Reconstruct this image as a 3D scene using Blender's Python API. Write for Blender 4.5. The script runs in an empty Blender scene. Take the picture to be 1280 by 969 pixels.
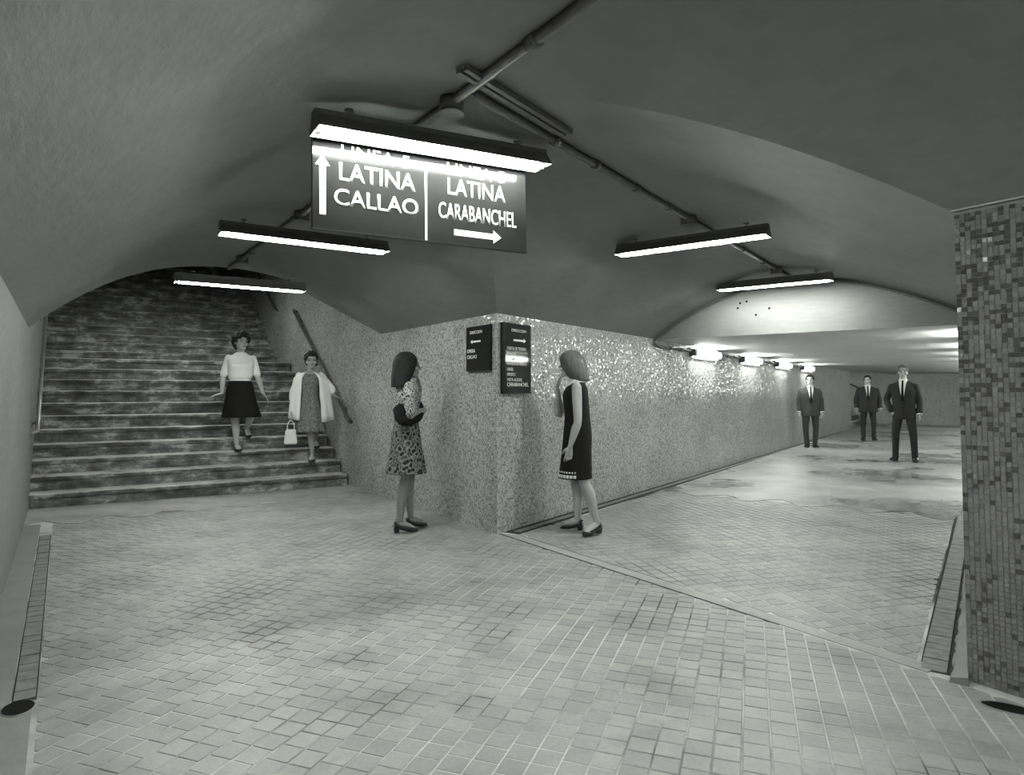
import bpy, bmesh, math, random
from mathutils import Vector, Matrix
from mathutils.bvhtree import BVHTree
random.seed(7)
PI = math.pi

# ------------------------------------------------------------------ camera, world, exposure
SC = bpy.context.scene
COL = SC.collection
cam_d = bpy.data.cameras.new('camera')
cam = bpy.data.objects.new('camera', cam_d); COL.objects.link(cam)
cam_d.sensor_fit = 'HORIZONTAL'; cam_d.sensor_width = 36.0
cam_d.lens = 36.0 * 820.0 / 1280.0
cam_d.shift_y = -0.02367
cam_d.clip_start = 0.05
CAMH = 1.28
cam.location = (0, 0, CAMH)
cam.rotation_euler = (math.radians(92.5), 0, 0)
SC.camera = cam

world = bpy.data.worlds.new('world'); SC.world = world; world.use_nodes = True
world.node_tree.nodes['Background'].inputs[0].default_value = (0.9, 1.0, 0.88, 1)
world.node_tree.nodes['Background'].inputs[1].default_value = 0.02
SC.view_settings.view_transform = 'Standard'
SC.view_settings.look = 'None'
SC.view_settings.gamma = 1.0
SC.view_settings.use_curve_mapping = False
SC.view_settings.exposure = 1.45
TUBE_POWER = 62.0          # emission of the hanging fluorescent tubes
WALL_LAMP_POWER = 23.0      # emission of the wall lamps in the side passage
TUBE_COL = (0.955, 1.0, 0.915, 1)

# ------------------------------------------------------------------ frames of the two tunnels
def unit(a): return Vector((math.sin(a), math.cos(a), 0))
aL = math.atan2(80 - 640, 820.0); dL = unit(aL); nL = Vector((math.cos(aL), -math.sin(aL), 0))
aR = math.atan2(1235 - 640, 820.0); dR = unit(aR); nR = Vector((math.cos(aR), -math.sin(aR), 0))
def M(t, n, z=0.0): return dL * t + nL * n + Vector((0, 0, z))     # main tunnel: along, across
def S(s, m, z=0.0): return dR * s + nR * m + Vector((0, 0, z))     # side passage: along, across
def solve_nm(n, m):
    det = nL.x * nR.y - nL.y * nR.x
    return Vector(((n * nR.y - nL.y * m) / det, (nL.x * m - n * nR.x) / det, 0))
P0 = solve_nm(3.25, -3.613)       # foot of the wedge corner
NW, NE, NP, NC = -0.285, 3.25, 3.345, 1.48    # left wall, wedge wall, pillar wall, crown
MW, ME, MC = -3.613, -0.106, -1.86            # side passage walls and crown
ZS, ZC = 2.0, 2.64
ZSL = 1.885                       # springing of the vault along the left wall
T_ARCH = 7.65                     # level vault ends, stair vault starts
S_LINTEL = 8.3
S_END, S_FAR = 25.3, 29.9
def ml(s): return MW - 0.013 * (s - 4.75)     # slightly splayed left wall of the passage

# ------------------------------------------------------------------ helpers
class MB:
    def __init__(self): self.v = []; self.f = []; self.uv = {}; self.smooth = set()
    def add(self, vs, fs, smooth=False):
        b = len(self.v); self.v += [tuple(p) for p in vs]
        for q in fs:
            if smooth: self.smooth.add(len(self.f))
            self.f.append(tuple(i + b for i in q))
    def quad(self, a, b, c, d): self.add([a, b, c, d], [(0, 1, 2, 3)])
    def box(self, c, ux, uy, uz, taper=1.0):
        c = Vector(c); ux = Vector(ux); uy = Vector(uy); uz = Vector(uz)
        vs = []
        for k in (-1, 1):
            s = taper if k > 0 else 1.0
            for i, j in ((-1, -1), (1, -1), (1, 1), (-1, 1)):
                vs.append(c + ux * i * s + uy * j * s + uz * k)
        self.add(vs, [(3, 2, 1, 0), (4, 5, 6, 7), (0, 1, 5, 4), (1, 2, 6, 5), (2, 3, 7, 6), (3, 0, 4, 7)])
    def grid(self, rows, smooth=True, flip=False, closed=False):
        n = len(rows[0]); vs = [p for r in rows for p in r]; fs = []
        for i in range(len(rows) - 1):
            for j in range(n if closed else n - 1):
                k = (j + 1) % n
                q = (i * n + j, i * n + k, (i + 1) * n + k, (i + 1) * n + j)
                fs.append(q[::-1] if flip else q)
        self.add(vs, fs, smooth)
    def tube(self, pts, rad, ref=None, seg=10, sub=1, cap='round', smooth=True):
        pts = [Vector(p) for p in pts]
        rad = [(r, r) if not isinstance(r, (tuple, list)) else tuple(r) for r in rad]
        if sub > 1: pts, rad = catmull(pts, rad, sub)
        n = len(pts); rows = []
        pu = None
        for i in range(n):
            t = (pts[min(i + 1, n - 1)] - pts[max(i - 1, 0)]).normalized()
            rf = Vector(ref) if ref is not None else (pu if pu is not None else (Vector((0, 0, 1)) if abs(t.z) < 0.9 else Vector((1, 0, 0))))
            u = rf - t * rf.dot(t)
            if u.length < 1e-5: u = Vector((1, 0.1, 0)).cross(t)
            u.normalize(); w = t.cross(u); pu = u
            def ring(c, k):
                return [c + u * rad[i][0] * k * math.cos(2 * PI * j / seg) + w * rad[i][1] * k * math.sin(2 * PI * j / seg) for j in range(seg)]
            if i == 0 and cap == 'round':
                e = min(rad[0]); rows.append(ring(pts[0] - t * e * .9, .35)); rows.append(ring(pts[0] - t * e * .6, .75))
            rows.append(ring(pts[i], 1.0))
            if i == n - 1 and cap == 'round':
                e = min(rad[-1]); rows.append(ring(pts[-1] + t * e * .6, .75)); rows.append(ring(pts[-1] + t * e * .9, .35))
        b = len(self.v)
        self.grid(rows, smooth, flip=True, closed=True)
        if cap:
            self.f.append(tuple(b + j for j in range(seg)))
            e = b + (len(rows) - 1) * seg
            self.f.append(tuple(e + seg - 1 - j for j in range(seg)))
    def rings(self, rg, seg=28, sub=3, cap=True, wob=0, wobn=0, wph=0, power=2.0):
        """horizontal rings (z, cx, cy, rx, ry) lofted from bottom to top"""
        P = [Vector((r[1], r[2], r[0])) for r in rg]; R = [(r[3], r[4]) for r in rg]
        if sub > 1: P, R = catmull(P, R, sub)
        z0 = P[0].z; z1 = P[-1].z; rows = []
        for p, r in zip(P, R):
            k = 1 - (p.z - z0) / (z1 - z0 + 1e-9)
            row = []
            for j in range(seg):
                a = 2 * PI * j / seg
                c, s_ = math.cos(a), math.sin(a)
                c = math.copysign(abs(c) ** (2 / power), c); s_ = math.copysign(abs(s_) ** (2 / power), s_)
                w = 1 + wob * k * k * math.sin(wobn * a + wph)
                row.append(Vector((p.x + r[0] * w * c, p.y + r[1] * w * s_, p.z)))
            rows.append(row)
        b = len(self.v)
        self.grid(rows, True, closed=True)
        if cap:
            self.f.append(tuple(b + seg - 1 - j for j in range(seg)))
            e = b + (len(rows) - 1) * seg
            self.f.append(tuple(e + j for j in range(seg)))
    def ball(self, c, r, seg=14, rot=None):
        c = Vector(c); r = Vector(r) if not isinstance(r, (int, float)) else Vector((r, r, r))
        rows = []
        for i in range(1, 9):
            ph = PI * i / 9 - PI / 2
            row = []
            for j in range(seg):
                a = 2 * PI * j / seg
                p = Vector((r.x * math.cos(ph) * math.cos(a), r.y * math.cos(ph) * math.sin(a), r.z * math.sin(ph)))
                if rot: p = rot @ p
                row.append(c + p)
            rows.append(row)
        b = len(self.v); self.grid(rows, True, closed=True)
        self.f.append(tuple(b + seg - 1 - j for j in range(seg)))
        e = b + 7 * seg; self.f.append(tuple(e + j for j in range(seg)))
    def mesh(self, name):
        me = bpy.data.meshes.new(name); me.from_pydata(self.v, [], self.f)
        if self.smooth:
            if len(self.smooth) == len(self.f) or True:
                for i in self.smooth: me.polygons[i].use_smooth = True
        me.update(); return me
    def build(self, name, mat, parent=None, loc=None):
        return link(name, self.mesh(name), mat, parent, loc)

def catmull(P, R, sub):
    op, orr = [], []; n = len(P)
    for i in range(n - 1):
        p = [P[max(i - 1, 0)], P[i], P[i + 1], P[min(i + 2, n - 1)]]
        r = [Vector(R[max(i - 1, 0)]), Vector(R[i]), Vector(R[i + 1]), Vector(R[min(i + 2, n - 1)])]
        for k in range(sub):
            t = k / sub
            def cr(q): return 0.5 * ((2 * q[1]) + (q[2] - q[0]) * t + (2 * q[0] - 5 * q[1] + 4 * q[2] - q[3]) * t * t + (3 * q[1] - q[0] - 3 * q[2] + q[3]) * t ** 3)
            op.append(cr(p)); q = cr(r); orr.append((max(q[0], .002), max(q[1], .002)))
    op.append(P[-1].copy()); orr.append(tuple(R[-1]))
    return op, orr

def link(name, data, mat=None, parent=None, loc=None):
    o = bpy.data.objects.new(name, data); COL.objects.link(o)
    if mat is not None: data.materials.append(mat)
    if parent: o.parent = parent
    if loc is not None: o.location = loc
    return o
def thing(name, label, cat, loc=(0, 0, 0), rz=0, group=None):
    o = bpy.data.objects.new(name, None); COL.objects.link(o); o.location = loc; o.rotation_euler = (0, 0, rz)
    o.empty_display_size = .1
    o['label'] = label; o['category'] = cat
    if group: o['group'] = group
    return o
def struct(o, label, cat):
    o['kind'] = 'structure'; o['label'] = label; o['category'] = cat; return o
def dup(root, loc=None, rz=None, label=None):
    r = root.copy(); COL.objects.link(r)
    if loc is not None: r.location = loc
    if rz is not None: r.rotation_euler = (0, 0, rz)
    if label: r['label'] = label
    for ch in list(root.children):
        c = ch.copy(); COL.objects.link(c); c.parent = r
        for g in list(ch.children):
            d = g.copy(); COL.objects.link(d); d.parent = c
    return r
def finish(o, voxel=0, smooth=0, solid=0, sub=0):
    """apply remesh / smooth / solidify / subdivision to a mesh object"""
    if voxel:
        m = o.modifiers.new('r', 'REMESH'); m.mode = 'VOXEL'; m.voxel_size = voxel; m.use_smooth_shade = True
    if smooth:
        m = o.modifiers.new('s', 'SMOOTH'); m.factor = .5; m.iterations = smooth
    if sub:
        m = o.modifiers.new('u', 'SUBSURF'); m.levels = sub
    if solid:
        m = o.modifiers.new('t', 'SOLIDIFY'); m.thickness = solid; m.offset = 1
    dg = bpy.context.evaluated_depsgraph_get()
    me = bpy.data.meshes.new_from_object(o.evaluated_get(dg))
    o.modifiers.clear(); old = o.data; o.data = me; bpy.data.meshes.remove(old)
    return o

# ------------------------------------------------------------------ materials
class NT:
    def __init__(self, name):
        self.m = bpy.data.materials.new(name); self.m.use_nodes = True
        self.t = self.m.node_tree; self.b = self.t.nodes['Principled BSDF']
        self.pos = None
    def n(self, typ, ins=None, **kw):
        nd = self.t.nodes.new(typ)
        for k, v in kw.items(): setattr(nd, k, v)
        for k, v in (ins or {}).items():
            if isinstance(v, bpy.types.NodeSocket): self.t.links.new(v, nd.inputs[k])
            else: nd.inputs[k].default_value = v
        return nd
    def coord(self, kind='Position'):
        if kind == 'Position': return self.n('ShaderNodeNewGeometry').outputs['Position']
        return self.n('ShaderNodeTexCoord').outputs[kind]
    def noise(self, vec, scale, detail=4, rough=.55, w=None):
        return self.n('ShaderNodeTexNoise', {'Vector': vec, 'Scale': scale, 'Detail': detail, 'Roughness': rough}).outputs['Fac']
    def ramp(self, fac, stops, interp='LINEAR'):
        r = self.n('ShaderNodeValToRGB', {'Fac': fac}); e = r.color_ramp.elements
        r.color_ramp.interpolation = interp
        while len(e) < len(stops): e.new(.5)
        for q, (p, c) in zip(e, stops):
            q.position = p; q.color = c if isinstance(c, tuple) else (c, c, c, 1)
        return r.outputs['Color']
    def math(self, op, a, b=0.0, c=None, clamp=False):
        nd = self.n('ShaderNodeMath', operation=op, use_clamp=clamp)
        for i, v in enumerate((a, b) if c is None else (a, b, c)):
            if isinstance(v, bpy.types.NodeSocket): self.t.links.new(v, nd.inputs[i])
            else: nd.inputs[i].default_value = v
        return nd.outputs[0]
    def mix(self, fac, a, b, blend='MIX'):
        nd = self.n('ShaderNodeMix', data_type='RGBA', blend_type=blend)
        for i, v in ((0, fac), (6, a), (7, b)):
            if isinstance(v, bpy.types.NodeSocket): self.t.links.new(v, nd.inputs[i])
            elif i == 0: nd.inputs[0].default_value = v
            else: nd.inputs[i].default_value = v if isinstance(v, tuple) else (v, v, v, 1)
        return nd.outputs[2]
    def mapping(self, vec, scale=(1, 1, 1), rot=(0, 0, 0)):
        return self.n('ShaderNodeMapping', {'Vector': vec, 'Scale': scale, 'Rotation': rot}).outputs[0]
    def bump(self, h, strength, dist=.01):
        return self.n('ShaderNodeBump', {'Height': h, 'Strength': strength, 'Distance': dist}).outputs[0]
    def out(self, col=None, rough=None, spec=None, normal=None, metal=None):
        for k, v in (('Base Color', col), ('Roughness', rough), ('Specular IOR Level', spec), ('Normal', normal), ('Metallic', metal)):
            if v is None: continue
            if isinstance(v, bpy.types.NodeSocket): self.t.links.new(v, self.b.inputs[k])
            else: self.b.inputs[k].default_value = ((v, v, v, 1) if k == 'Base Color' and not isinstance(v, tuple) else v)
        return self.m

def plain(name, c, rough=.6, spec=.4, metal=0, noise=0, nscale=30, bump=0):
    k = NT(name)
    col = c
    if noise or bump:
        v = k.coord('Object'); f = k.noise(v, nscale)
        col = k.ramp(f, [(.25, c * (1 - noise)), (.75, c * (1 + noise))])
        return k.out(col, rough, spec, k.bump(f, bump) if bump else None, metal)
    return k.out(col, rough, spec, None, metal)
def emit(name, strength):
    k = NT(name); k.out(.8, .4)
    k.b.inputs['Emission Color'].default_value = TUBE_COL; k.b.inputs['Emission Strength'].default_value = strength
    return k.m

def mosaic_mat(name, pitch, stops, rough=.09, tilt=.10, grout=.22):
    k = NT(name); uv = k.coord('UV')
    sc = k.n('ShaderNodeVectorMath', {0: uv, 3: 1.0 / pitch}, operation='SCALE').outputs[0]
    fl = k.n('ShaderNodeVectorMath', {0: sc}, operation='FLOOR').outputs[0]
    fr = k.n('ShaderNodeVectorMath', {0: sc}, operation='FRACTION').outputs[0]
    wn = k.n('ShaderNodeTexWhiteNoise', {'Vector': fl}, noise_dimensions='2D')
    tone = k.ramp(wn.outputs['Value'], stops, 'CONSTANT')
    big = k.noise(uv, 1.3, 5)
    tone = k.mix(1.0, tone, k.ramp(big, [(.3, .78), (.7, 1.12)]), 'MULTIPLY')
    xyz = k.n('ShaderNodeSeparateXYZ', {0: fr})
    def edge(o): return k.math('MINIMUM', o, k.math('SUBTRACT', 1.0, o))
    e = k.math('MINIMUM', edge(xyz.outputs[0]), edge(xyz.outputs[1]))
    msk = k.math('MULTIPLY_ADD', e, 18.0, -.07 * 18, clamp=True)
    col = k.mix(msk, (grout, grout, grout, 1), tone)
    nrm = k.n('ShaderNodeNewGeometry').outputs['Normal']
    rv = k.n('ShaderNodeVectorMath', {0: wn.outputs['Color'], 1: (.5, .5, .5)}, operation='SUBTRACT').outputs[0]
    rv = k.n('ShaderNodeVectorMath', {0: rv, 3: tilt}, operation='SCALE').outputs[0]
    nn = k.n('ShaderNodeVectorMath', {0: nrm, 1: rv}, operation='ADD').outputs[0]
    nn = k.n('ShaderNodeVectorMath', {0: nn}, operation='NORMALIZE').outputs[0]
    rr = k.math('MULTIPLY_ADD', msk, rough - .7, .7)
    return k.out(col, rr, .5, nn)

def plaster(name, lo, hi, streak=True):
    k = NT(name); p = k.coord()
    a = k.noise(p, .9, 6, .6); b = k.noise(k.mapping(p, (5, 5, 22)), 1.2, 5, .6); c = k.noise(p, 90, 3)
    f = k.math('ADD', k.math('MULTIPLY', a, .6), k.math('MULTIPLY', b, .4))
    return k.out(k.ramp(f, [(.34, lo), (.66, hi)]), .62, .3, k.bump(k.math('ADD', k.math('MULTIPLY', b, 1.0), k.math('MULTIPLY', c, .08)), .35, .012))

MAT = {}
MAT['vault'] = plaster('vault plaster', .17, .225)
MAT['flat_ceiling'] = plaster('passage ceiling paint', .5, .58)
MAT['lintel'] = plaster('lintel plaster', .19, .235)
MAT['mosaic'] = mosaic_mat('small light mosaic', .02, [(0, .22), (.18, .34), (.4, .46), (.62, .54), (.85, .4)], tilt=.17)
MAT['mosaic_back'] = mosaic_mat('mosaic far wall', .03, [(0, .5), (.2, .6), (.5, .66), (.8, .7)], rough=.4)
MAT['left_wall'] = plaster('left wall render', .17, .24)
MAT['grout'] = plain('grout', .2, .85, .2, noise=.2)
MAT['dark_metal'] = plain('dark painted sheet metal', .12, .45, .4, noise=.15)
MAT['white_metal'] = plain('white enamel', .6, .3, .5)
MAT['socket'] = plain('dark socket', .03, .5)
MAT['conduit'] = plain('painted steel conduit', .11, .5, .4, noise=.25)
MAT['iron'] = plain('dark iron rail', .06, .4, .5, noise=.2)
MAT['steel_rail'] = plain('worn bright rail', .35, .3, .5, metal=.6)
MAT['board'] = plain('black enamel board', .020, .045, .2)
MAT['board_edge'] = plain('black sign case', .012, .4, .4)
MAT['letter'] = plain('white lettering', .85, .5, .3)
MAT['tube'] = emit('fluorescent tube', TUBE_POWER)
MAT['diffuser'] = emit('lit wall lamp', WALL_LAMP_POWER)

def vcol_mat(name, rough, dirt=None, spec=.4):
    k = NT(name); a = k.n('ShaderNodeVertexColor', layer_name='tone').outputs['Color']
    p = k.coord(); f = k.noise(p, 40, 4)
    c = k.mix(1.0, a, k.ramp(f, [(.25, .82), (.75, 1.12)]), 'MULTIPLY')
    return k.out(c, rough, spec)
MAT['tesserae'] = vcol_mat('glazed tesserae', .12, spec=.5)

STAINS_AND_SHADE = [(-1.73, 4.35, 0.45), (-1.35, 3.62, 0.22), (-1.76, 3.95, 0.30), (0.00, 3.95, 0.28), (-0.09, 3.56, 0.18), (0.67, 3.75, 0.25), (0.94, 4.02, 0.22), (0.86, 4.49, 0.12), (2.39, 7.07, 0.60), (2.80, 6.63, 0.50), (3.36, 5.31, 0.35), (4.19, 6.43, 0.50), (2.72, 4.44, 0.20), (-0.78, 3.24, 0.15), (-2.67, 4.44, 0.35), (0.39, 6.43, 0.30), (-1.22, 3.39, 0.15), (-0.16, 2.75, 0.10)]      # dirt trodden into the joints, plus painted shade by the right gutter: x, y, radius
def stain_and_shade(k, p):
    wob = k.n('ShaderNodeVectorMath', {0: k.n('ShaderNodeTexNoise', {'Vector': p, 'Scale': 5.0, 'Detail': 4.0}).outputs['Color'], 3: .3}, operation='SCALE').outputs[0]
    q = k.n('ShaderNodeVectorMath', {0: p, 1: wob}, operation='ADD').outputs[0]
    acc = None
    for x, y, r in STAINS_AND_SHADE:
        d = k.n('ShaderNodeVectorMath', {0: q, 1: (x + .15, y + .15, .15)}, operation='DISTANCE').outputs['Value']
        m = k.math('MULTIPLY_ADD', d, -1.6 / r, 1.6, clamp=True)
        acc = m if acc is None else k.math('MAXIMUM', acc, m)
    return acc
def floor_wear(k, p, base):
    big = k.noise(p, .55, 6, .62); mid = k.noise(p, 2.6, 6, .65); fin = k.noise(p, 55, 4, .6)
    c = k.mix(1.0, base, k.ramp(big, [(.32, .72), (.66, 1.16)]), 'MULTIPLY')
    c = k.mix(1.0, c, k.ramp(mid, [(.28, .70), (.5, 1.0), (.75, 1.1)]), 'MULTIPLY')
    c = k.mix(1.0, c, k.ramp(fin, [(.2, .86), (.8, 1.1)]), 'MULTIPLY')
    return c, fin
def tile_mat(name, single):
    k = NT(name); p = k.coord()
    if single:
        r = k.n('ShaderNodeObjectInfo').outputs['Random']
        base = k.ramp(r, [(0, .27), (1, .335)])
    else:
        base = k.n('ShaderNodeVertexColor', layer_name='tone').outputs['Color']
    c, fin = floor_wear(k, p, base)
    c = k.mix(k.math('MULTIPLY', stain_and_shade(k, p), .2), c, (.07, .07, .07, 1))
    return k.out(c, .5, .35, k.bump(fin, .2, .003))
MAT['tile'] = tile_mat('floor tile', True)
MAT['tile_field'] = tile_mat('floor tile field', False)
k = NT('mortar bed'); p = k.coord()
d = k.noise(p, .8, 5, .6)
c, fin = floor_wear(k, p, k.ramp(d, [(.36, .05), (.43, .25), (.5, .5), (.62, .68)]))
c = k.mix(k.math('MULTIPLY', stain_and_shade(k, p), .92), c, (.03, .03, .03, 1))
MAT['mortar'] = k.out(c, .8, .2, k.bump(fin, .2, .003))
k = NT('wet cement floor'); p = k.coord()
c, fin = floor_wear(k, p, k.ramp(k.noise(p, 1.1, 5), [(.3, .25), (.7, .34)]))
wet = k.noise(k.mapping(p, (.6, .6, 1)), .9, 4, .6)
MAT['cement'] = k.out(c, k.ramp(wet, [(.38, .16), (.58, .5)]), .5, k.bump(fin, .12, .003))
k = NT('dry cement'); p = k.coord()
c, fin = floor_wear(k, p, k.ramp(k.noise(p, 1.5, 5), [(.3, .29), (.7, .40)]))
MAT['dry_cement'] = k.out(c, .6, .3, k.bump(fin, .25, .004))
MAT['gutter'] = plain('gutter tile', .17, .6, .3, noise=.35, nscale=14, bump=.2)
MAT['dirt'] = plain('dirt in the joint', .04, .9, .1, noise=.4, nscale=9)
MAT['hole'] = plain('drain hole', .006, .9, .1)
# worn stairs
k = NT('worn stone step'); p = k.coord()
n1 = k.noise(k.mapping(p, (1.4, 1.4, 5), (0, 0, -aL)), 1.6, 7, .68); n2 = k.noise(p, 7, 5, .65); n3 = k.noise(p, 45, 3)
f = k.math('ADD', k.math('MULTIPLY', n1, .65), k.math('MULTIPLY', n2, .35))
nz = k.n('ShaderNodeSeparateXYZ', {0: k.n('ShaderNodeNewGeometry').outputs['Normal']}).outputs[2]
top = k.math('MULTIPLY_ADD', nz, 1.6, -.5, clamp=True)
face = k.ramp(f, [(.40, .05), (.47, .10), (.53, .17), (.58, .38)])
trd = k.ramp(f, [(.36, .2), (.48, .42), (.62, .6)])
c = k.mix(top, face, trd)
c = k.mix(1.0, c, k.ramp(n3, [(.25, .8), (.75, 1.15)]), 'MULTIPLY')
MAT['step'] = k.out(c, .55, .35, k.bump(n3, .3, .004))

# people
MAT['skin'] = plain('skin', .42, .5, .35)
MAT['skin_tan'] = plain('tanned skin', .33, .5, .35)
MAT['skin_shaded'] = plain('shaded skin tone', .22, .5, .3)  # whole-body skin tone, darkened to carry the shade on her legs
MAT['eye'] = plain('dark eye', .02, .2, .5)
MAT['brow'] = plain('brow', .04, .7)
MAT['lip'] = plain('lips', .16, .4)
MAT['black_leather'] = plain('black leather', .018, .25, .5)
MAT['white_knit'] = plain('white knit wool', .86, .8, .2, noise=.06, nscale=160, bump=.35)
MAT['black_cloth'] = plain('black cloth', .012, .85, .15)
MAT['white_cloth'] = plain('white cotton', .78, .7, .2)
MAT['suit'] = plain('dark suit wool', .034, .75, .2, noise=.2, nscale=120)
MAT['suit_mid'] = plain('dark grey suit wool', .05, .75, .2, noise=.2, nscale=120)
MAT['suit_dark'] = plain('near black suit wool', .027, .75, .2, noise=.2, nscale=120)
MAT['white_leather'] = plain('white leather', .82, .35, .4)
def hair_mat(name, lo, hi):
    k = NT(name); v = k.coord('Object')
    f = k.noise(k.mapping(v, (60, 60, 5)), 1.5, 3)
    return k.out(k.ramp(f, [(.3, lo), (.7, hi)]), .65, .15, k.bump(f, .4, .006))
MAT['hair_black'] = hair_mat('black hair', .008, .02)
MAT['hair_brown'] = hair_mat('light brown hair', .07, .16)
MAT['hair_dark'] = hair_mat('dark brown hair', .014, .035)
MAT['hair_grey'] = hair_mat('greying hair', .06, .2)
def floral(name, scale, lo, hi, thr=.5):
    k = NT(name); v = k.coord('Object')
    w = k.noise(v, scale * .8, 3)
    vo = k.n('ShaderNodeTexVoronoi', {'Vector': k.n('ShaderNodeVectorMath', {0: v, 1: k.n('ShaderNodeVectorMath', {0: k.n('ShaderNodeTexNoise', {'Vector': v, 'Scale': scale}).outputs['Color'], 3: .05}, operation='SCALE').outputs[0]}, operation='ADD').outputs[0], 'Scale': scale}).outputs['Distance']
    f = k.math('ADD', k.math('MULTIPLY', vo, .75), k.math('MULTIPLY', w, .5))
    return k.out(k.ramp(f, [(thr - .09, lo), (thr, (lo + hi) * .45), (thr + .07, hi), (thr + .2, lo * 1.5), (thr + .3, hi * .6)]), .8, .2)
MAT['floral'] = floral('black and white floral print', 24, .015, .5, .53)
MAT['floral_skirt'] = floral('darker floral print', 21, .014, .23, .57)
MAT['small_print'] = floral('small grey print', 34, .06, .3, .5)

# ------------------------------------------------------------------ room shell
def uvwall(name, quads, mat, label, cat='wall'):
    """quads: list of four points a,b,c,d (a->b along the foot); uv = metres along, height"""
    me = bpy.data.meshes.new(name); vs = []; fs = []; uvs = []
    u0 = 0.0
    for q in quads:
        b = len(vs); vs += [tuple(p) for p in q]; fs.append((b, b + 1, b + 2, b + 3))
        L = (Vector(q[1]) - Vector(q[0])).to_2d().length
        uvs += [(u0, q[0][2]), (u0 + L, q[1][2]), (u0 + L, q[2][2]), (u0, q[3][2])]; u0 += L
    me.from_pydata(vs, [], fs); ul = me.uv_layers.new(name='UVMap')
    for i, uv in enumerate(uvs): ul.data[i].uv = uv
    o = link(name, me, mat); return struct(o, label, cat)

def rise(t):                      # how far the stair vault has climbed above the level one
    if t <= T_ARCH: return 0.0
    if t <= 11.0: return .29 * (t - T_ARCH)
    return .29 * (11.0 - T_ARCH) + .62 * (t - 11.0)
T_TOP = 17.2
def along(t0, t1, step):
    n = max(1, int(math.ceil((t1 - t0) / step))); return [t0 + (t1 - t0) * i / n for i in range(n + 1)]
tw = along(-4.0, T_ARCH, 2.0) + along(T_ARCH, T_TOP, .5)[1:]
uvwall('wall_left', [(M(b, NW), M(a, NW), M(a, NW, ZSL + rise(a)), M(b, NW, ZSL + rise(b))) for a, b in zip(tw, tw[1:])][::-1],
       MAT['left_wall'], 'plain grey rendered wall along the left side of the tunnel')
tP0 = P0.dot(dL); sP0 = P0.dot(dR)
tw = along(tP0, T_ARCH, 2.0) + along(T_ARCH, T_TOP, .5)[1:]
uvwall('wall_stair_side', [(M(a, NE), M(b, NE), M(b, NE, ZS + rise(b)), M(a, NE, ZS + rise(a))) for a, b in zip(tw, tw[1:])],
       MAT['mosaic'], 'light mosaic wall from the corner up beside the stairs')
uvwall('wall_passage_left', [(S(S_END, ml(S_END)), P0, P0 + Vector((0, 0, ZS)), S(S_END, ml(S_END), ZS))],
       MAT['mosaic'], 'long light mosaic wall from the corner into the side passage')
tPil = 1.311
PIL = M(tPil, NP)
sPil = PIL.dot(dR); mPil = PIL.dot(nR)
pillar = uvwall('wall_right', [(M(-4, NP), M(tPil, NP), M(tPil, NP, 2.1), M(-4, NP, 2.1))][0:1],
       MAT['grout'], 'mottled mosaic wall end at the right foreground')
uvwall('wall_passage_right', [(M(tPil, NP), S(S_FAR + .1, ME + .3), S(S_FAR + .1, ME + .3, 2.1), M(tPil, NP, 2.1))],
       MAT['mosaic'], 'right wall of the side passage hidden behind the mosaic wall end')
uvwall('wall_far', [(S(S_FAR, -12), S(S_FAR, 2), S(S_FAR, 2, 4.0), S(S_FAR, -12, 4.0))], MAT['mosaic_back'],
       'pale wall closing the far end of the side passage')
uvwall('wall_back', [(M(-4, NP), M(-4, NW), M(-4, NW, 3), M(-4, NP, 3))], MAT['left_wall'], 'wall closing the tunnel behind the viewer')
uvwall('wall_stair_head', [(M(T_TOP, NW, 3), M(T_TOP, NE, 3), M(T_TOP, NE, 7), M(T_TOP, NW, 7))], MAT['left_wall'], 'dark wall at the head of the stairs')
# side opening at the far end: corner return and stepped flight going left
uvwall('wall_far_return', [(S(S_END, ml(S_END)), S(S_END, -12), S(S_END, -12, 5.0), S(S_END, ml(S_END), 2.0))], MAT['mosaic_back'],
       'wall return beside the far side stairs')

# vaulted ceiling: main vault, side vault and stair vault meeting in groins
def zs_of(b): return ZS + .1 * max(0.0, b)
def vz(b): z = zs_of(b); return z + (ZC - z) * (1 - b * b)
def halfw(b): return (NE - NC) if b < 0 else (NP - NC)
def groin(b):
    m = MC + (MC - MW) * b if b < 0 else MC + (mPil - MC) * b
    return solve_nm(NC + halfw(b) * abs(b), m)
cb = MB()
def strip(f, us, vs, flip=False):
    cb.grid([[f(u, v) for u in us] for v in vs], True, flip)
K = [i / 24 for i in range(25)]
fr = [i / 16 for i in range(17)]
strip(lambda a, t: M(t, NC - (NC - NW) * a, ZSL + (ZC - ZSL) * (1 - a ** 2.3)), K, along(-4, T_ARCH, .4))
def far_right(a, f_):
    g = groin(-a); t0 = g.dot(dL); return M(t0 + (T_ARCH - t0) * f_, NC + (NE - NC) * a, vz(-a))
strip(far_right, K, fr, True)
def near_right(a, f_):
    g = groin(a); t0 = g.dot(dL); return M(-4 + (t0 + 4) * f_, NC + (NP - NC) * a, vz(a))
strip(near_right, K, fr, True)
def side(b, f_):
    g = groin(b); s0 = g.dot(dR); m0 = g.dot(nR); return S(s0 + (S_LINTEL - s0) * f_, m0 + ((ml(S_LINTEL) - MW) * f_ if b < 0 else 0) * abs(b), vz(b))
strip(side, [i / 24 for i in range(-24, 25)], fr, False)
for sg, wd in ((-1, NC - NW), (1, NE - NC)):
    strip(lambda a, t: M(t, NC + sg * wd * a, (ZSL + rise(t) + (ZC - ZSL) * (1 - a ** 2.3)) if sg < 0 else (ZS + rise(t) + (ZC - ZS) * (1 - a * a))), K, along(T_ARCH, 11, .4) + along(11, T_TOP, .5)[1:], sg > 0)
struct(cb.build('ceiling', MAT['vault']), 'rough grey plaster groin vault over the junction', 'ceiling')
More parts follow.
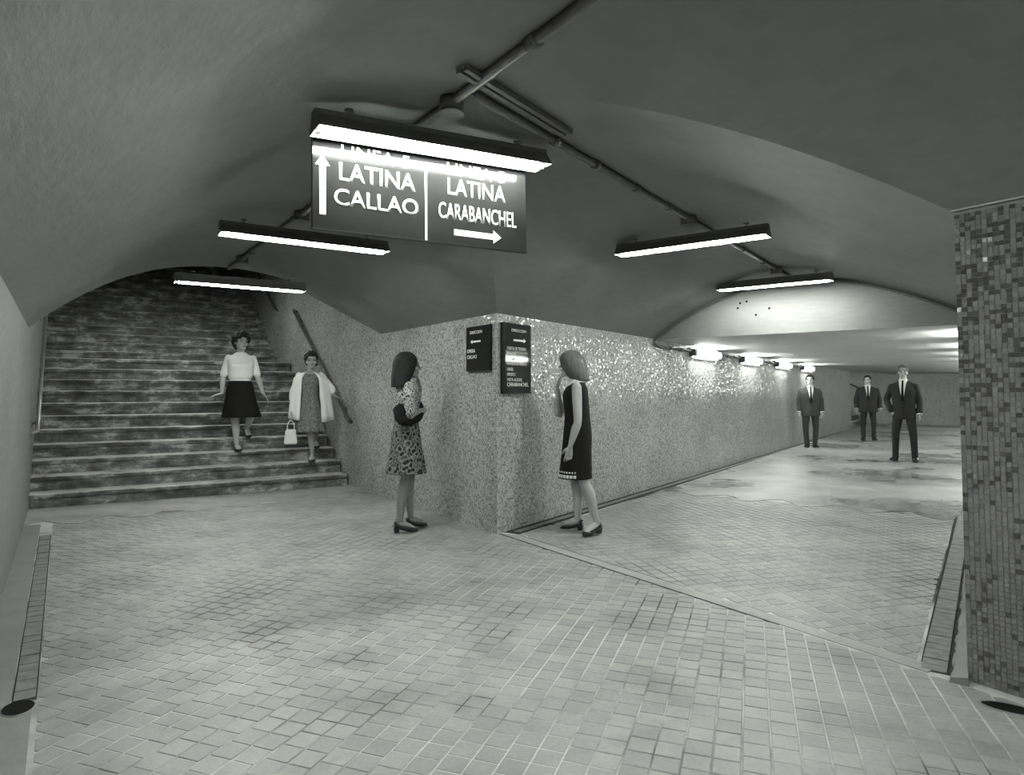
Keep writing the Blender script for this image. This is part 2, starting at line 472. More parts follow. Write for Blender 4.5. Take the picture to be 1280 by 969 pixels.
ce = MB()
ZF = 1.985
ce.add([S(S_LINTEL, ml(S_LINTEL) - .02, ZF), S(S_LINTEL, ME + .1, ZF), S(S_FAR + .1, ME + .4, ZF), S(S_FAR + .1, -3.1, ZF), S(S_END, -3.1, ZF), S(S_END, ml(S_END) - .05, ZF)], [(5, 4, 3, 2, 1, 0)])
ce.quad(S(S_END, -3.1, ZF), S(S_FAR, -3.1, ZF), S(S_FAR, -3.9, 2.42), S(S_END, -3.9, 2.42))
ce.quad(S(S_END, -3.9, 2.42), S(S_FAR, -3.9, 2.42), S(S_FAR, -12, 5.0), S(S_END, -12, 5.0))
struct(ce.build('ceiling', MAT['flat_ceiling']), 'low flat pale ceiling of the side passage', 'ceiling')
li = MB()
bs = [i / 24 for i in range(-24, 25)]
def mb_(b): return MC + ((MC - ml(S_LINTEL)) if b < 0 else (mPil - MC)) * b
li.grid([[S(S_LINTEL, mb_(b), ZF) for b in bs], [S(S_LINTEL, mb_(b), vz(b) + .004) for b in bs]], False)
lintel = struct(li.build('wall_lintel', MAT['lintel']), 'pale arched lintel wall above the mouth of the low passage', 'wall')
for dm, z in ((-.63, 2.39), (-.55, 2.405), (-.66, 2.33), (-.28, 2.30), (-.44, 2.23)):
    h = MB(); h.tube([S(S_LINTEL - .004, MC + dm, z), S(S_LINTEL + .002, MC + dm, z)], [.014, .014], seg=8, cap='flat'); h.build('bolt_hole', MAT['hole'], lintel)

# ------------------------------------------------------------------ floor
fb = MB()
fb.quad(Vector((-14, -6, 0)), Vector((26, -6, 0)), Vector((26, 36, 0)), Vector((-14, 36, 0)))
floor = struct(fb.build('floor', MAT['mortar']), 'worn light tiled floor with mortar joints and dirt stains', 'floor')
def slab(name, pts, z, mat, parent=floor, h=None):
    m = MB(); n = len(pts); h = z if h is None else h
    vs = [Vector((q.x, q.y, z)) for q in pts] + [Vector((q.x, q.y, z - h)) for q in pts]
    m.add(vs, [tuple(range(n))] + [(i, i + n, (i + 1) % n + n, (i + 1) % n) for i in range(n)])
    return m.build(name, mat, parent)
def poly_area(p): return .5 * sum(p[i][0] * p[(i + 1) % len(p)][1] - p[(i + 1) % len(p)][0] * p[i][1] for i in range(len(p)))
def clip(poly, nx, ny, c):      # keep nx*x+ny*y <= c
    out = []
    for i in range(len(poly)):
        a, b = poly[i], poly[(i + 1) % len(poly)]
        da = nx * a[0] + ny * a[1] - c; db = nx * b[0] + ny * b[1] - c
        if da <= 0: out.append(a)
        if (da < 0 < db) or (db < 0 < da):
            t = da / (da - db); out.append((a[0] + (b[0] - a[0]) * t, a[1] + (b[1] - a[1]) * t))
    return out
def img(p):
    th = math.radians(2.5); y = p[1]; z = (p[2] if len(p) > 2 else 0) - CAMH
    d = y * math.cos(th) + z * math.sin(th); u = -y * math.sin(th) + z * math.cos(th)
    if d < .1: return None
    return 640 + 820 * p[0] / d, 454.2 - 820 * u / d
T_TILE, S_TILE = 7.9, 8.05
main_clip = [(-nL.x, -nL.y, .055), (nL.x, nL.y, 3.27), (dL.x, dL.y, T_TILE)]
side_clip = [(-nL.x, -nL.y, -3.40), (-nR.x, -nR.y, 3.44), (nR.x, nR.y, -.31), (dR.x, dR.y, S_TILE)]
def tile_field(ang, pu, pv, clips, box, gap, jit):
    ax = (math.cos(ang), -math.sin(ang)); ay = (math.sin(ang), math.cos(ang)); res = []
    for i in range(-140, 140):
        off = 0.5 * pv * ((i // 2) % 2) if jit else 0
        for j in range(-40, 200):
            cx = ax[0] * i * pu + ay[0] * (j * pv + off); cy = ax[1] * i * pu + ay[1] * (j * pv + off)
            if not (box[0] < cx < box[1] and box[2] < cy < box[3]): continue
            im = img((cx, cy))
            if im is None or not (-60 < im[0] < 1340 and im[1] < 1010): continue
            hu, hv = pu / 2 - gap, pv / 2 - gap * .8
            poly = [(cx + ax[0] * a * hu + ay[0] * b * hv, cy + ax[1] * a * hu + ay[1] * b * hv) for a, b in ((-1, -1), (1, -1), (1, 1), (-1, 1))]
            full = poly; n0 = len(poly)
            for c in clips: 
                poly = clip(poly, *c)
                if len(poly) < 3: break
            if len(poly) < 3 or poly_area(poly) < .0012: continue
            whole = abs(poly_area(poly) - poly_area(full)) < 1e-6
            res.append((cy, cx, poly, whole, im))
    return res
ANG_A, ANG_B = math.radians(20), math.radians(-15)
PU, PV = .098, .098
A = tile_field(ANG_A, PU, PV, main_clip, (-7, 4, 1.7, 9.5), .003, True)
B = tile_field(ANG_B, .10, .10, side_clip, (-1, 7, 2.5, 9.5), .003, False)
A.sort(key=lambda r: r[0])
near = [r for r in A if r[3] and -5 < r[4][0] < 1285 and r[4][1] < 985][:300]
ids = set(id(r) for r in near)
TH = .0024
tm = MB(); hu, hv = PU / 2 - .003, PV / 2 - .0024
tm.add([(-hu, -hv, -.002), (hu, -hv, -.002), (hu, hv, -.002), (-hu, hv, -.002), (-hu, -hv, TH - .0015), (hu, -hv, TH - .0015), (hu, hv, TH - .0015), (-hu, hv, TH - .0015),
        (-hu + .003, -hv + .003, TH), (hu - .003, -hv + .003, TH), (hu - .003, hv - .003, TH), (-hu + .003, hv - .003, TH)],
       [(8, 9, 10, 11)] + [(i, (i + 1) % 4, (i + 1) % 4 + 4, i + 4) for i in range(4)] + [(i + 4, (i + 1) % 4 + 4, (i + 1) % 4 + 8, i + 8) for i in range(4)])
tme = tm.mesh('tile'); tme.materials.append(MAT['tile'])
for r in near:
    o = bpy.data.objects.new('tile', tme); COL.objects.link(o); o.parent = floor
    o.location = (r[1], r[0], random.uniform(-.001, .0008))
    o.rotation_euler = (random.gauss(0, .006), random.gauss(0, .006), -ANG_A + random.gauss(0, .008))
def toned(mb, tones, name, mat, parent):
    me = mb.mesh(name); ca = me.color_attributes.new('tone', 'FLOAT_COLOR', 'CORNER')
    flat = []
    for pgn, c in zip(me.polygons, tones):
        flat += [c, c, c, 1.0] * pgn.loop_total
    ca.data.foreach_set('color', flat)
    return link(name, me, mat, parent)
for nm, L in (('tile_field', [r for r in A if id(r) not in ids]), ('tile_field', B)):
    mb = MB(); tones = []
    for r in L:
        poly = r[2]; n = len(poly); dz = random.uniform(-.0012, .0008)
        cx = sum(q[0] for q in poly) / n; cy = sum(q[1] for q in poly) / n
        vs = [(q[0], q[1], -.002) for q in poly] + [(cx + (q[0] - cx) * .95, cy + (q[1] - cy) * .95, TH + dz) for q in poly]
        mb.add(vs, [tuple(range(n, 2 * n))] + [(i, (i + 1) % n, (i + 1) % n + n, i + n) for i in range(n)])
        c = random.uniform(.27, .335); tones += [c] * (n + 1)
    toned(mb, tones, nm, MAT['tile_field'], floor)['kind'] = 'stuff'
# smooth cement beyond the tiles, ragged at the front edge
rag = [S(S_TILE - .02 + .16 * math.sin(i * 1.3) + random.uniform(-.05, .05), -3.44 + (3.13) * i / 24) for i in range(25)]
slab('cement_screed', rag + [S(S_FAR + .1, 2.2), S(S_FAR + .1, -12), S(S_END, -12), S(S_END, ml(S_END)), S(S_TILE + .3, -3.46)], .006, MAT['cement'])
rag = [M(T_TILE - .05 + .12 * math.sin(i * 1.7) + random.uniform(-.06, .06), NE - (NE - NW) * i / 24) for i in range(25)]
slab('cement_screed', rag[::-1] + [M(9.4, NE), M(9.4, NW)], .006, MAT['dry_cement'])
# threshold band between the two floors
slab('threshold_band', [M(1.2, 3.285), M(1.2, 3.385), M(tP0 - .05, 3.385), M(tP0 + .02, 3.285)][::-1] if False else [M(tP0 - .02, 3.285), M(1.45, 3.285), M(1.45, 3.385), M(tP0 - .15, 3.385)], .004, MAT['dry_cement'])
slab('dirt_joint', [M(tP0, 3.268), M(2.2, 3.268), M(2.2, 3.288), M(tP0, 3.288)], .0025, MAT['dirt'])
slab('dirt_joint', [M(tP0 - .2, 3.385), M(3.4, 3.385), M(3.4, 3.398), M(tP0 - .2, 3.398)], .0025, MAT['dirt'])
slab('cement_edge', [M(7.85, NW), M(-1, NW), M(-1, -.15), M(7.85, -.15)], .003, MAT['left_wall'])
slab('cement_edge', [M(3.36, -.15), M(-1, -.15), M(-1, -.075), M(3.36, -.075)], .003, MAT['left_wall'])
# gutters: strips of small ribbed pavers
def strip_pavers(fr_, a0, a1, b0, b1, pitch, z0, mat):
    a = a0
    while a < a1 - 1e-6:
        e = min(a + pitch * random.uniform(.85, 1.15), a1)
        slab('paver', [fr_(e - .006, b0), fr_(a, b0), fr_(a, b1), fr_(e - .006, b1)] if fr_ is S else [fr_(e - .006, b0), fr_(a, b0), fr_(a, b1), fr_(e - .006, b1)], z0 + random.uniform(-.0015, .0015), mat, gut)
        a = e
gut = MB(); gut.quad(M(7.23, -.145, .0012), M(3.42, -.145, .0012), M(3.42, -.06, .0012), M(7.23, -.06, .0012))
gut = struct(gut.build('trim_1', MAT['dirt']), 'narrow paver gutter along the foot of the left wall', 'gutter')
strip_pavers(M, 3.44, 7.2, -.14, -.066, .11, .006, MAT['gutter'])
gut = MB(); gut.quad(S(12, -.33, .0012), S(3.6, -.292, .0012), S(3.6, -.15, .0012), S(12, -.15, .0012))
gut = struct(gut.build('trim_2', MAT['dirt']), 'dark ribbed gutter beside the right mosaic wall end', 'gutter')
strip_pavers(S, 3.62, 10.0, -.286, -.186, .075, .006, MAT['gutter'])
kb = MB()
rows = []
for s in along(3.52, 11, .06):
    w = random.uniform(-.008, .008); hz = .030 + random.uniform(-.007, .005)
    rows.append([S(s, -.168 + w, 0), S(s, -.160 + w, hz), S(s, -.104, .036), S(s, -.10, 0)])
kb.grid(rows, False); kb.f.append((3, 2, 1, 0))
kb.build('broken_kerb', MAT['left_wall'], gut)
# gutter at the foot of the long passage wall and the stair-side wall
gut = MB(); gut.quad(S(sP0 + .1, MW + .0, .0011), S(sP0 + .1, MW + .17, .0011), S(S_END, ml(S_END) + .19, .0011), S(S_END, ml(S_END), .0011))
gut = struct(gut.build('trim_3', MAT['dirt']), 'dark gutter line along the foot of the long passage wall', 'gutter')
s = sP0 + .18
while s < 24.5:
    e = s + .3 * (1 + .12 * (s - 4))
    slab('paver', [S(e - .012, ml(e) + .055), S(s, ml(s) + .055), S(s, ml(s) + .125), S(e - .012, ml(e) + .125)][::1], .005, MAT['gutter'], gut)
    s = e
def drain(loc, label, rx, ry, rz):
    t = thing('drain_hole', label, 'drain', loc, rz)
    m = MB(); N = 20
    ring0 = [Vector((rx * math.cos(2 * PI * i / N), ry * math.sin(2 * PI * i / N), .0075)) for i in range(N)]
    ring1 = [v * 1.12 for v in ring0]; ring1 = [Vector((v.x, v.y, .004)) for v in ring1]
    m.grid([ring1, ring0], False, closed=True); m.build('rim', MAT['gutter'], t)
    m = MB(); m.add([Vector((v.x, v.y, .0055)) for v in ring0], [tuple(range(N))]); m.build('opening', MAT['hole'], t)
drain(M(3.36, -.12), 'dark drain opening at the near end of the left gutter', .055, .075, aL * -1)
drain(Vector((2.01, 2.70, 0)), 'dark drain opening before the right mosaic wall end', .10, .045, -.6)

# mosaic of the right wall end: real tesserae
mb = MB(); tones = []
PT = .0213
nrow = int(2.1 / PT); rnd = random.Random(3)
for i in range(0, 46):
    for j in range(nrow):
        t = tPil - (i + .5) * PT; z = (j + .5) * PT
        if t < .35: continue
        # darker tesserae cluster in the upper and middle part
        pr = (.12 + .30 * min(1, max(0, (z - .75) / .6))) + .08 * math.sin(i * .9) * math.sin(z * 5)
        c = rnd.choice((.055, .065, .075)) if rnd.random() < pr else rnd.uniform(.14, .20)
        h = PT / 2 - .0013
        nn = (-nL + dL * rnd.gauss(0, .085) + Vector((0, 0, rnd.gauss(0, .085)))).normalized()
        ct = M(t, NP - .0025, z)
        ux = (dL - nn * dL.dot(nn)).normalized(); uz = nn.cross(ux)
        f4 = [ct + ux * a * h + uz * b * h for a, b in ((-1, -1), (1, -1), (1, 1), (-1, 1))]
        b4 = [q + nL * .003 for q in f4]
        mb.add(f4 + b4, [(0, 1, 2, 3)] + [(k_, k_ + 4, (k_ + 1) % 4 + 4, (k_ + 1) % 4) for k_ in range(4)])
        tones += [c] * 5
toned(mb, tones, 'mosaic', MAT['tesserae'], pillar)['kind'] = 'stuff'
m = MB(); m.box(M(.3, NP - .012, 2.105), dL * 1.02, nL * .006, Vector((0, 0, .0035)))
struct(m.build('trim_4', MAT['dry_cement']), 'thin pale bead along the top of the right mosaic wall end', 'trim')

# ------------------------------------------------------------------ stairs
T1, RUN1, RS, SK = 8.68, .28, .162, .055
T12, RUN2 = 12.45, .238
def nose(k_): return T1 + (k_ - 1) * RUN1 if k_ <= 11 else T12 + (k_ - 12) * RUN2
stair = thing('staircase', 'wide worn stone staircase with stained risers climbing at the left', 'stairs', M(T1, NC))
inv = Matrix.Translation(-M(T1, NC))
for k_ in range(1, 30):
    z1 = k_ * RS; tn_ = nose(k_); back = nose(k_ + 1) + .06
    m = MB(); rows = []
    rr = random.Random(k_)
    ne = NE - (.03 if k_ < 12 else .10)
    for i in range(37):
        n = NW + (ne - NW) * i / 36
        t = tn_ + SK * (NE - n) + rr.uniform(-.004, .004)
        dz = -abs(rr.gauss(0, .003)) - (.006 if rr.random() < .12 else 0)
        rows.append([M(back + SK * (NE - n), n, z1), M(t + .03, n, z1), M(t + .003, n, z1 - .004 + dz), M(t, n, z1 - .014 + dz), M(t + .006, n, z1 - .05), M(t + .022, n, z1 - .058), M(t + .022, n, z1 - RS - .02), M(back + SK * (NE - n), n, z1 - RS - .02)])
    m.grid(rows, False)
    for e in (0, 36):
        b = len(m.v) - (37 * 8) + e * 8 if False else e * 8
        f_ = tuple(b + q for q in range(8)); m.f.append(f_ if e else f_[::-1])
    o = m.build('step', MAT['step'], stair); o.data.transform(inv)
m = MB()
for k_ in range(12, 30):
    z1 = k_ * RS
    m.box(M(nose(k_) + RUN2 / 2 + .03, NE - .05, z1 - .12), dL * RUN2 * .5, nL * .05, Vector((0, 0, .10)))
o = m.build('stringer', MAT['step'], stair); o.data.transform(inv)
# far side flight
fs = thing('side_staircase', 'small far flight of steps rising left beside the back wall', 'stairs', S(26.4, -3.9))
inv2 = Matrix.Translation(-S(26.4, -3.9))
for k_ in range(1, 10):
    m = MB(); c = -3.75 - .28 * k_ - .14
    m.box(S((S_END + S_FAR) / 2 + .02, c, .18 * k_ - .1), dR * (S_FAR - S_END - .06) * .5, nR * .16, Vector((0, 0, .1)))
    o = m.build('step', MAT['step'], fs); o.data.transform(inv2)

def handrail(name, label, pts, r, brackets, wall_n, mat, endcap=True):
    t = thing(name, label, 'handrail', pts[0])
    iv = Matrix.Translation(-Vector(pts[0]))
    m = MB(); m.tube(pts, [r] * len(pts), seg=12); o = m.build('rail', mat, t); o.data.transform(iv)
    for q in brackets:
        m = MB(); q = Vector(q); w = q + nL * (wall_n - q.dot(nL))
        m.tube([q + Vector((0, 0, -.01)), q + Vector((0, 0, -.06)) + (w - q) * .5, w + Vector((0, 0, -.07))], [.008] * 3, seg=8, sub=3)
        m.box(w + Vector((0, 0, -.07)), dL * .03, nL * .006, Vector((0, 0, .04)))
        o = m.build('bracket', MAT['iron'], t); o.data.transform(iv)
RN = NE - .07
def railz(t): return .95 + (t - 8.63) * .664
handrail('handrail', 'dark round handrail sloping down the mosaic wall beside the lower stairs',
         [M(8.60, RN + .045, railz(8.6) - .05), M(8.60, RN, railz(8.6) - .01), M(8.72, RN, railz(8.72)), M(9.9, RN, railz(9.9)), M(11.1, RN, railz(11.1)), M(11.2, RN, railz(11.2)), M(11.22, RN + .045, railz(11.2) - .02)], .024,
         [M(8.85, RN, railz(8.85)), M(11.0, RN, railz(11.0))], NE, MAT['iron'])
def railz2(t): return 2.86 + (t - 12.49) * .66
handrail('handrail', 'short visible end of the upper handrail high on the stair wall',
         [M(12.45, RN + .05, railz2(12.45) - .04), M(12.45, RN, railz2(12.45)), M(12.6, RN, railz2(12.6)), M(15.5, RN, railz2(15.5))], .02,
         [M(12.6, RN, railz2(12.6)), M(14.5, RN, railz2(14.5))], NE, MAT['iron'])
RL = NW + .06
def railz3(t): return .86 + (t - 8.9) * .66
handrail('handrail', 'bright worn handrail along the left wall of the stairs',
         [M(8.85, RL - .05, railz3(8.9) - .03), M(8.87, RL, railz3(8.9) - .01), M(9.0, RL, railz3(9.0)), M(11.6, RL, railz3(11.6))], .02,
         [M(9.1, RL, railz3(9.1)), M(11.2, RL, railz3(11.2))], NW, MAT['steel_rail'])
# railing glimpsed in the far side opening
t = thing('handrail', 'short dark rail glimpsed above the far side steps', 'handrail', S(S_FAR - .1, -3.9, 1.2))
m = MB(); m.tube([S(S_FAR - .08, -3.95, 1.28), S(S_FAR - .08, -4.6, 1.62)], [.03, .03], seg=8); o = m.build('rail', MAT['iron'], t); o.data.transform(Matrix.Translation(-S(S_FAR - .1, -3.9, 1.2)))

# ------------------------------------------------------------------ fluorescent fittings
def make_fixture(label, loc, rz, hang):
    t = thing('fluorescent_light', label, 'light', loc, rz, 'hanging fluorescent lights')
    L = .625
    prof = [(-.080, -.004), (-.076, .004), (-.036, .062), (-.032, .088), (.032, .088), (.036, .062), (.076, .004), (.080, -.004)]
    m = MB(); m.grid([[Vector((x, y, z)) for y, z in prof] for x in (-L, L)], False, flip=True)
    for x in (-L, L):
        m.add([Vector((x, y, z)) for y, z in prof], [tuple(range(8))[::(1 if x < 0 else -1)]])
    m.build('reflector_housing', MAT['dark_metal'], t)
    inn = [(-.078, -.005), (-.034, .056), (.034, .056), (.078, -.005)]
    m = MB(); m.grid([[Vector((x, y, z)) for y, z in inn] for x in (-L + .004, L - .004)], False)
    for x in (-L + .003, L - .003):
        m.add([Vector((x, y, z)) for y, z in inn], [(0, 1, 2, 3)])
    m.build('reflector', MAT['white_metal'], t)
    m = MB(); m.tube([(-.592, 0, .004), (.592, 0, .004)], [.019, .019], seg=12, cap='flat'); m.build('tube', MAT['tube'], t)
    for sx in (-1, 1):
        m = MB(); m.box((sx * .603, 0, .02), (.011, 0, 0), (0, .017, 0), (0, 0, .034)); m.build('socket', MAT['white_metal'], t)
        m = MB(); m.tube([(sx * .46, 0, .088), (sx * .46, 0, hang)], [.006, .006], seg=6, cap='flat')
        m.tube([(sx * .46, 0, hang - .012), (sx * .46, 0, hang)], [.022, .022], seg=10, cap='flat'); m.build('hanger_rod', MAT['dark_metal'], t)
    return t
rzF = math.radians(90 - 58); rzL = math.atan2(nL.y, nL.x); rzR = math.atan2(nR.y, nR.x)
def ceil_off(z): return 2.600 - z
F1 = make_fixture('largest lit fluorescent fitting directly above the black overhead sign', Vector((-.356, 3.214, 2.481)), rzF, ceil_off(2.481))
F1.rotation_euler[1] = -.045
dup(F1, Vector((-1.545, 4.93, 2.405)), rzF, 'lit fluorescent fitting hanging between overhead sign and stairs, lower left of the sign')
dup(F1, Vector((-2.76, 6.68, 2.355)), rzF, 'leftmost lit fluorescent fitting, hanging before the foot of the stairs')
dup(F1, S(5.08, -1.93, 2.455), rzR, 'lit fluorescent fitting first to the right of the overhead sign')
dup(F1, S(7.72, -1.95, 2.485), rzR, 'lit fluorescent fitting just in front of the pale arched lintel')
dup(F1, M(-.25, 1.48, 2.44), rzL, 'lit fluorescent fitting just overhead out of view')
dup(F1, M(-2.4, 1.48, 2.44), rzL, 'lit fluorescent fitting behind the viewer')
dup(F1, M(10.6, 1.50, 3.26), rzL, 'added fluorescent fitting brightening the stairs, unseen behind the vault edge')  # extra fitting, out of sight, added to lift the light on the stairs
# wall lamps of the side passage
def make_wall_lamp(label, p, rz):
    t = thing('wall_lamp', label, 'light', p, rz, 'wall lamps of the low passage')
    m = MB(); m.box((0, .018, 0), (.64, 0, 0), (0, .018, 0), (0, 0, .078)); m.build('back_plate', MAT['white_metal'], t)
    m = MB(); m.box((0, .020, -.080), (.60, 0, 0), (0, .020, 0), (0, 0, .003)); m.build('lower_lip', MAT['white_metal'], t)  # lip added to shade the wall below the lamp
    m = MB(); m.tube([(-.56, .075, 0), (.56, .075, 0)], [(.036, .036), (.036, .036)], ref=(0, 1, 0), seg=14, cap='flat'); m.build('diffuser', MAT['diffuser'], t)
    for sx in (-1, 1):
        m = MB(); m.box((sx * .60, .06, 0), (.045, 0, 0), (0, .05, 0), (0, 0, .055)); m.build('end_cap', MAT['dark_metal'], t)
    m = MB(); m.box((-.82, .03, -.03), (.11, 0, 0), (0, .03, 0), (0, 0, .035)); m.build('ballast_box', MAT['dark_metal'], t)
    return t
rzW = math.atan2(dR.y, dR.x) ; rzW_l = rzW + PI      # local +y points away from the wall
names_l = ['nearest lit wall lamp on the left wall of the low passage', 'second lit wall lamp along the left wall of the low passage',
           'third lit wall lamp along the left wall of the low passage', 'farthest lit wall lamp on the left wall, above the man on the left']
W0 = None
for i in range(4):
    s = 10.3 + 2.58 * i
    if W0 is None: W0 = make_wall_lamp(names_l[0], S(s, ml(s), 1.88), rzW_l); W0.rotation_euler = (0, 0, rzW + PI)
    else: dup(W0, S(s, ml(s), 1.88), None, names_l[i])
# +y must face +nR on the left wall
chk = Vector((-math.sin(rzW), math.cos(rzW), 0)).dot(nR)
for o in list(COL.objects):
    if o.name.startswith('wall_lamp'): o.rotation_euler = (0, 0, rzW if chk > 0 else rzW + PI)
for i, nm in enumerate(('nearest', 'second', 'third', 'fourth', 'fifth', 'added sixth', 'added seventh', 'added last')):  # sixth onward are added to brighten the dark far end
    s = 9.5 + 2.5 * i
    dup(W0, S(s, ME + .012 * (s - 4) * .5, 1.88), (rzW + PI) if chk > 0 else rzW, nm + ' lit wall lamp on the right wall of the low passage')
dup(W0, S(S_END + .03, -6.2, 1.9), math.atan2(-nR.y, -nR.x) if False else rzW - PI / 2, 'added lamp brightening the far wall, unseen round the corner of the far side steps')  # unseen lamp added to throw more light on the far wall
# ------------------------------------------------------------------ conduits
def conduit(label, pts, r, couplings, name='ceiling_conduit'):
    t = thing(name, label, 'conduit', pts[0]); iv = Matrix.Translation(-Vector(pts[0]))
    m = MB(); m.tube(pts, [r] * len(pts), seg=10); o = m.build('pipe', MAT['conduit'], t); o.data.transform(iv)
    for a, b in couplings:
        m = MB(); m.tube([a, b], [r * 1.35] * 2, seg=10, cap='flat'); o = m.build('coupling', MAT['conduit'], t); o.data.transform(iv)
    return t, iv
def jbox(t, iv, p, r=.05):
    m = MB(); m.tube([Vector(p) + Vector((0, 0, .03)), Vector(p) + Vector((0, 0, -.035))], [r, r], seg=14, cap='flat')
    m.tube([Vector(p) + Vector((0, 0, -.035)), Vector(p) + Vector((0, 0, -.043))], [r * 1.1, r * 1.1], seg=14, cap='flat')
    o = m.build('junction_box', MAT['conduit'], t); o.data.transform(iv)
cr = 2.618
t, iv = conduit('long dark conduit along the crown of the main tunnel, from overhead to the stairs', [M(-3, NC - .03, cr), M(7.55, NC - .03, cr)], .023,
    [(M(q, NC - .03, cr), M(q + .06, NC - .03, cr)) for q in (.4, 1.45, 1.95, 3.3, 4.3, 5.6, 6.5)])
for q in (2.62, 4.94, 6.92): jbox(t, iv, M(q, NC - .03, cr - .01), .055)
Cx = groin(0.0); sC = Cx.dot(dR)
t, iv = conduit('dark conduit along the crown of the side vault towards the pale lintel', [S(sC + .02, MC + .02, cr), S(S_LINTEL - .12, MC + .02, cr)], .021,
    [(S(q, MC + .02, cr), S(q + .05, MC + .02, cr)) for q in (2.9, 3.35, 3.9, 4.45, 6.2, 6.9)])
for q in (4.86, 7.45): jbox(t, iv, S(q, MC + .02, cr - .012), .06)
t = thing('cable_trunking', 'short pale twin trunking on the vault beside the overhead light fitting', 'trunking', S(2.1, -1.80, 2.6))
m = MB()
for dm in (.05, .09): m.box(S(2.45, MC + .06 + dm, 2.615), dR * .42, nR * .012, Vector((0, 0, .012)))
o = m.build('channel', MAT['conduit'], t); o.data.transform(Matrix.Translation(-S(2.1, -1.80, 2.6)))
arc = [S(S_LINTEL - .03, mb_(b * .985), vz(b) - .035) for b in [i / 20 for i in range(-20, 21)]]
conduit('thin dark conduit bent along the arch of the pale lintel', [S(S_LINTEL - .03, ml(S_LINTEL) + .045, 1.93)] + arc, .017, [], 'arch_conduit')
pts = [S(S_LINTEL - .02, ml(8.3) + .03, 1.93), S(8.5, ml(8.5) + .03, 1.90), S(9.55, ml(9.5) + .03, 1.90), S(20, ml(20) + .03, 1.90)]
t, iv = conduit('horizontal conduit linking the wall lamps under the low ceiling', pts, .018, [(S(q, ml(q) + .03, 1.9), S(q + .08, ml(q) + .03, 1.9)) for q in (8.8, 9.2, 11.4, 11.8, 14, 14.3, 16.6, 16.9)], 'wall_conduit')

# ------------------------------------------------------------------ signs
def text_mesh(body, w, h, bold=.0, ext=.0012):
    cu = bpy.data.curves.new('t', 'FONT'); cu.body = body; cu.size = 1; cu.extrude = 0; cu.offset = bold; cu.resolution_u = 4
    o = bpy.data.objects.new('t', cu); COL.objects.link(o)
    dg = bpy.context.evaluated_depsgraph_get(); me = bpy.data.meshes.new_from_object(o.evaluated_get(dg))
    bpy.data.objects.remove(o); bpy.data.curves.remove(cu)
    xs = [v.co.x for v in me.vertices]; ys = [v.co.y for v in me.vertices]
    x0, x1, y0, y1 = min(xs), max(xs), min(ys), max(ys)
    for v in me.vertices:
        v.co = Vector(((v.co.x - x0) / (x1 - x0) * w, 0, (v.co.y - y0) / (y1 - y0) * h))
    bm = bmesh.new(); bm.from_mesh(me)
    bmesh.ops.remove_doubles(bm, verts=bm.verts, dist=1e-5)
    r = bmesh.ops.extrude_face_region(bm, geom=bm.faces[:])
    for v in [g for g in r['geom'] if isinstance(g, bmesh.types.BMVert)]: v.co.y -= ext
    bmesh.ops.recalc_face_normals(bm, faces=bm.faces[:]); bm.to_mesh(me); bm.free()
    return me
def letter(parent, body, x, z, w, h, y, bold=.02, name='lettering', mat='letter'):
    me = text_mesh(body, w, h, bold); me.transform(Matrix.Translation((x, y, z))); o = link(name, me, MAT[mat], parent); return o
def arrow(parent, x0, z0, x1, z1, wd, head, y):
    a = Vector((x0, 0, z0)); b = Vector((x1, 0, z1)); d = (b - a).normalized(); p = Vector((-d.z, 0, d.x)); hb = b - d * head
    pts = [a + p * wd / 2, hb + p * wd / 2, hb + p * wd * 1.15, b, hb - p * wd * 1.15, hb - p * wd / 2, a - p * wd / 2]
    m = MB(); n = 7
    m.add([q + Vector((0, y - .0012, 0)) for q in pts] + [q + Vector((0, y, 0)) for q in pts], [tuple(range(n))] + [(i, i + n, (i + 1) % n + n, (i + 1) % n) for i in range(n)])
    return m.build('arrow', MAT['letter'], parent)
# overhead sign: local x along nL, origin at its lower left corner, -y faces the viewer
SW, SH = 1.2, .425
sg = thing('overhead_sign', 'big black overhead sign with white station names and two arrows', 'sign', Vector((-.925, 3.015, 2.045)), math.radians(90 - 58.5))
sg.rotation_euler[1] = -.014
SW, SH = 1.18, .46
m = MB(); m.box((SW / 2, .014, SH / 2), (SW / 2, 0, 0), (0, .012, 0), (0, 0, SH / 2)); m.build('board', MAT['board'], sg)
m = MB(); m.box((SW / 2, .014, -.003), (SW / 2 + .004, 0, 0), (0, .015, 0), (0, 0, .003)); m.build('bottom_rail', MAT['board_edge'], sg)
for x in (.12, SW - .12):
    m = MB(); m.tube([(x, .014, SH), (x, .014, 2.59 - 2.045)], [.007, .007], seg=6, cap='flat'); m.build('hanger_rod', MAT['dark_metal'], sg)
YF = .0015
arrow(sg, .046, .066, .046, .35, .030, .05, YF)
letter(sg, 'LINEA', .135, .352, .27, .064, YF, .004); letter(sg, '5', .445, .352, .04, .064, YF, .004)
letter(sg, 'LATINA', .125, .240, .39, .088, YF, .012)
letter(sg, 'CALLAO', .100, .118, .43, .082, YF, .012)
m = MB(); m.box((.573, YF - .0006, .2), (.0055, 0, 0), (0, .0006, 0), (0, 0, .2)); m.build('divider', MAT['letter'], sg)
letter(sg, 'LINEA', .693, .362, .27, .064, YF, .004); letter(sg, '5', 1.005, .362, .04, .064, YF, .004)
letter(sg, 'LATINA', .697, .256, .35, .088, YF, .006)
letter(sg, 'CARABANCHEL', .644, .124, .472, .086, YF, .008)
arrow(sg, .732, .060, 1.018, .060, .031, .05, YF)

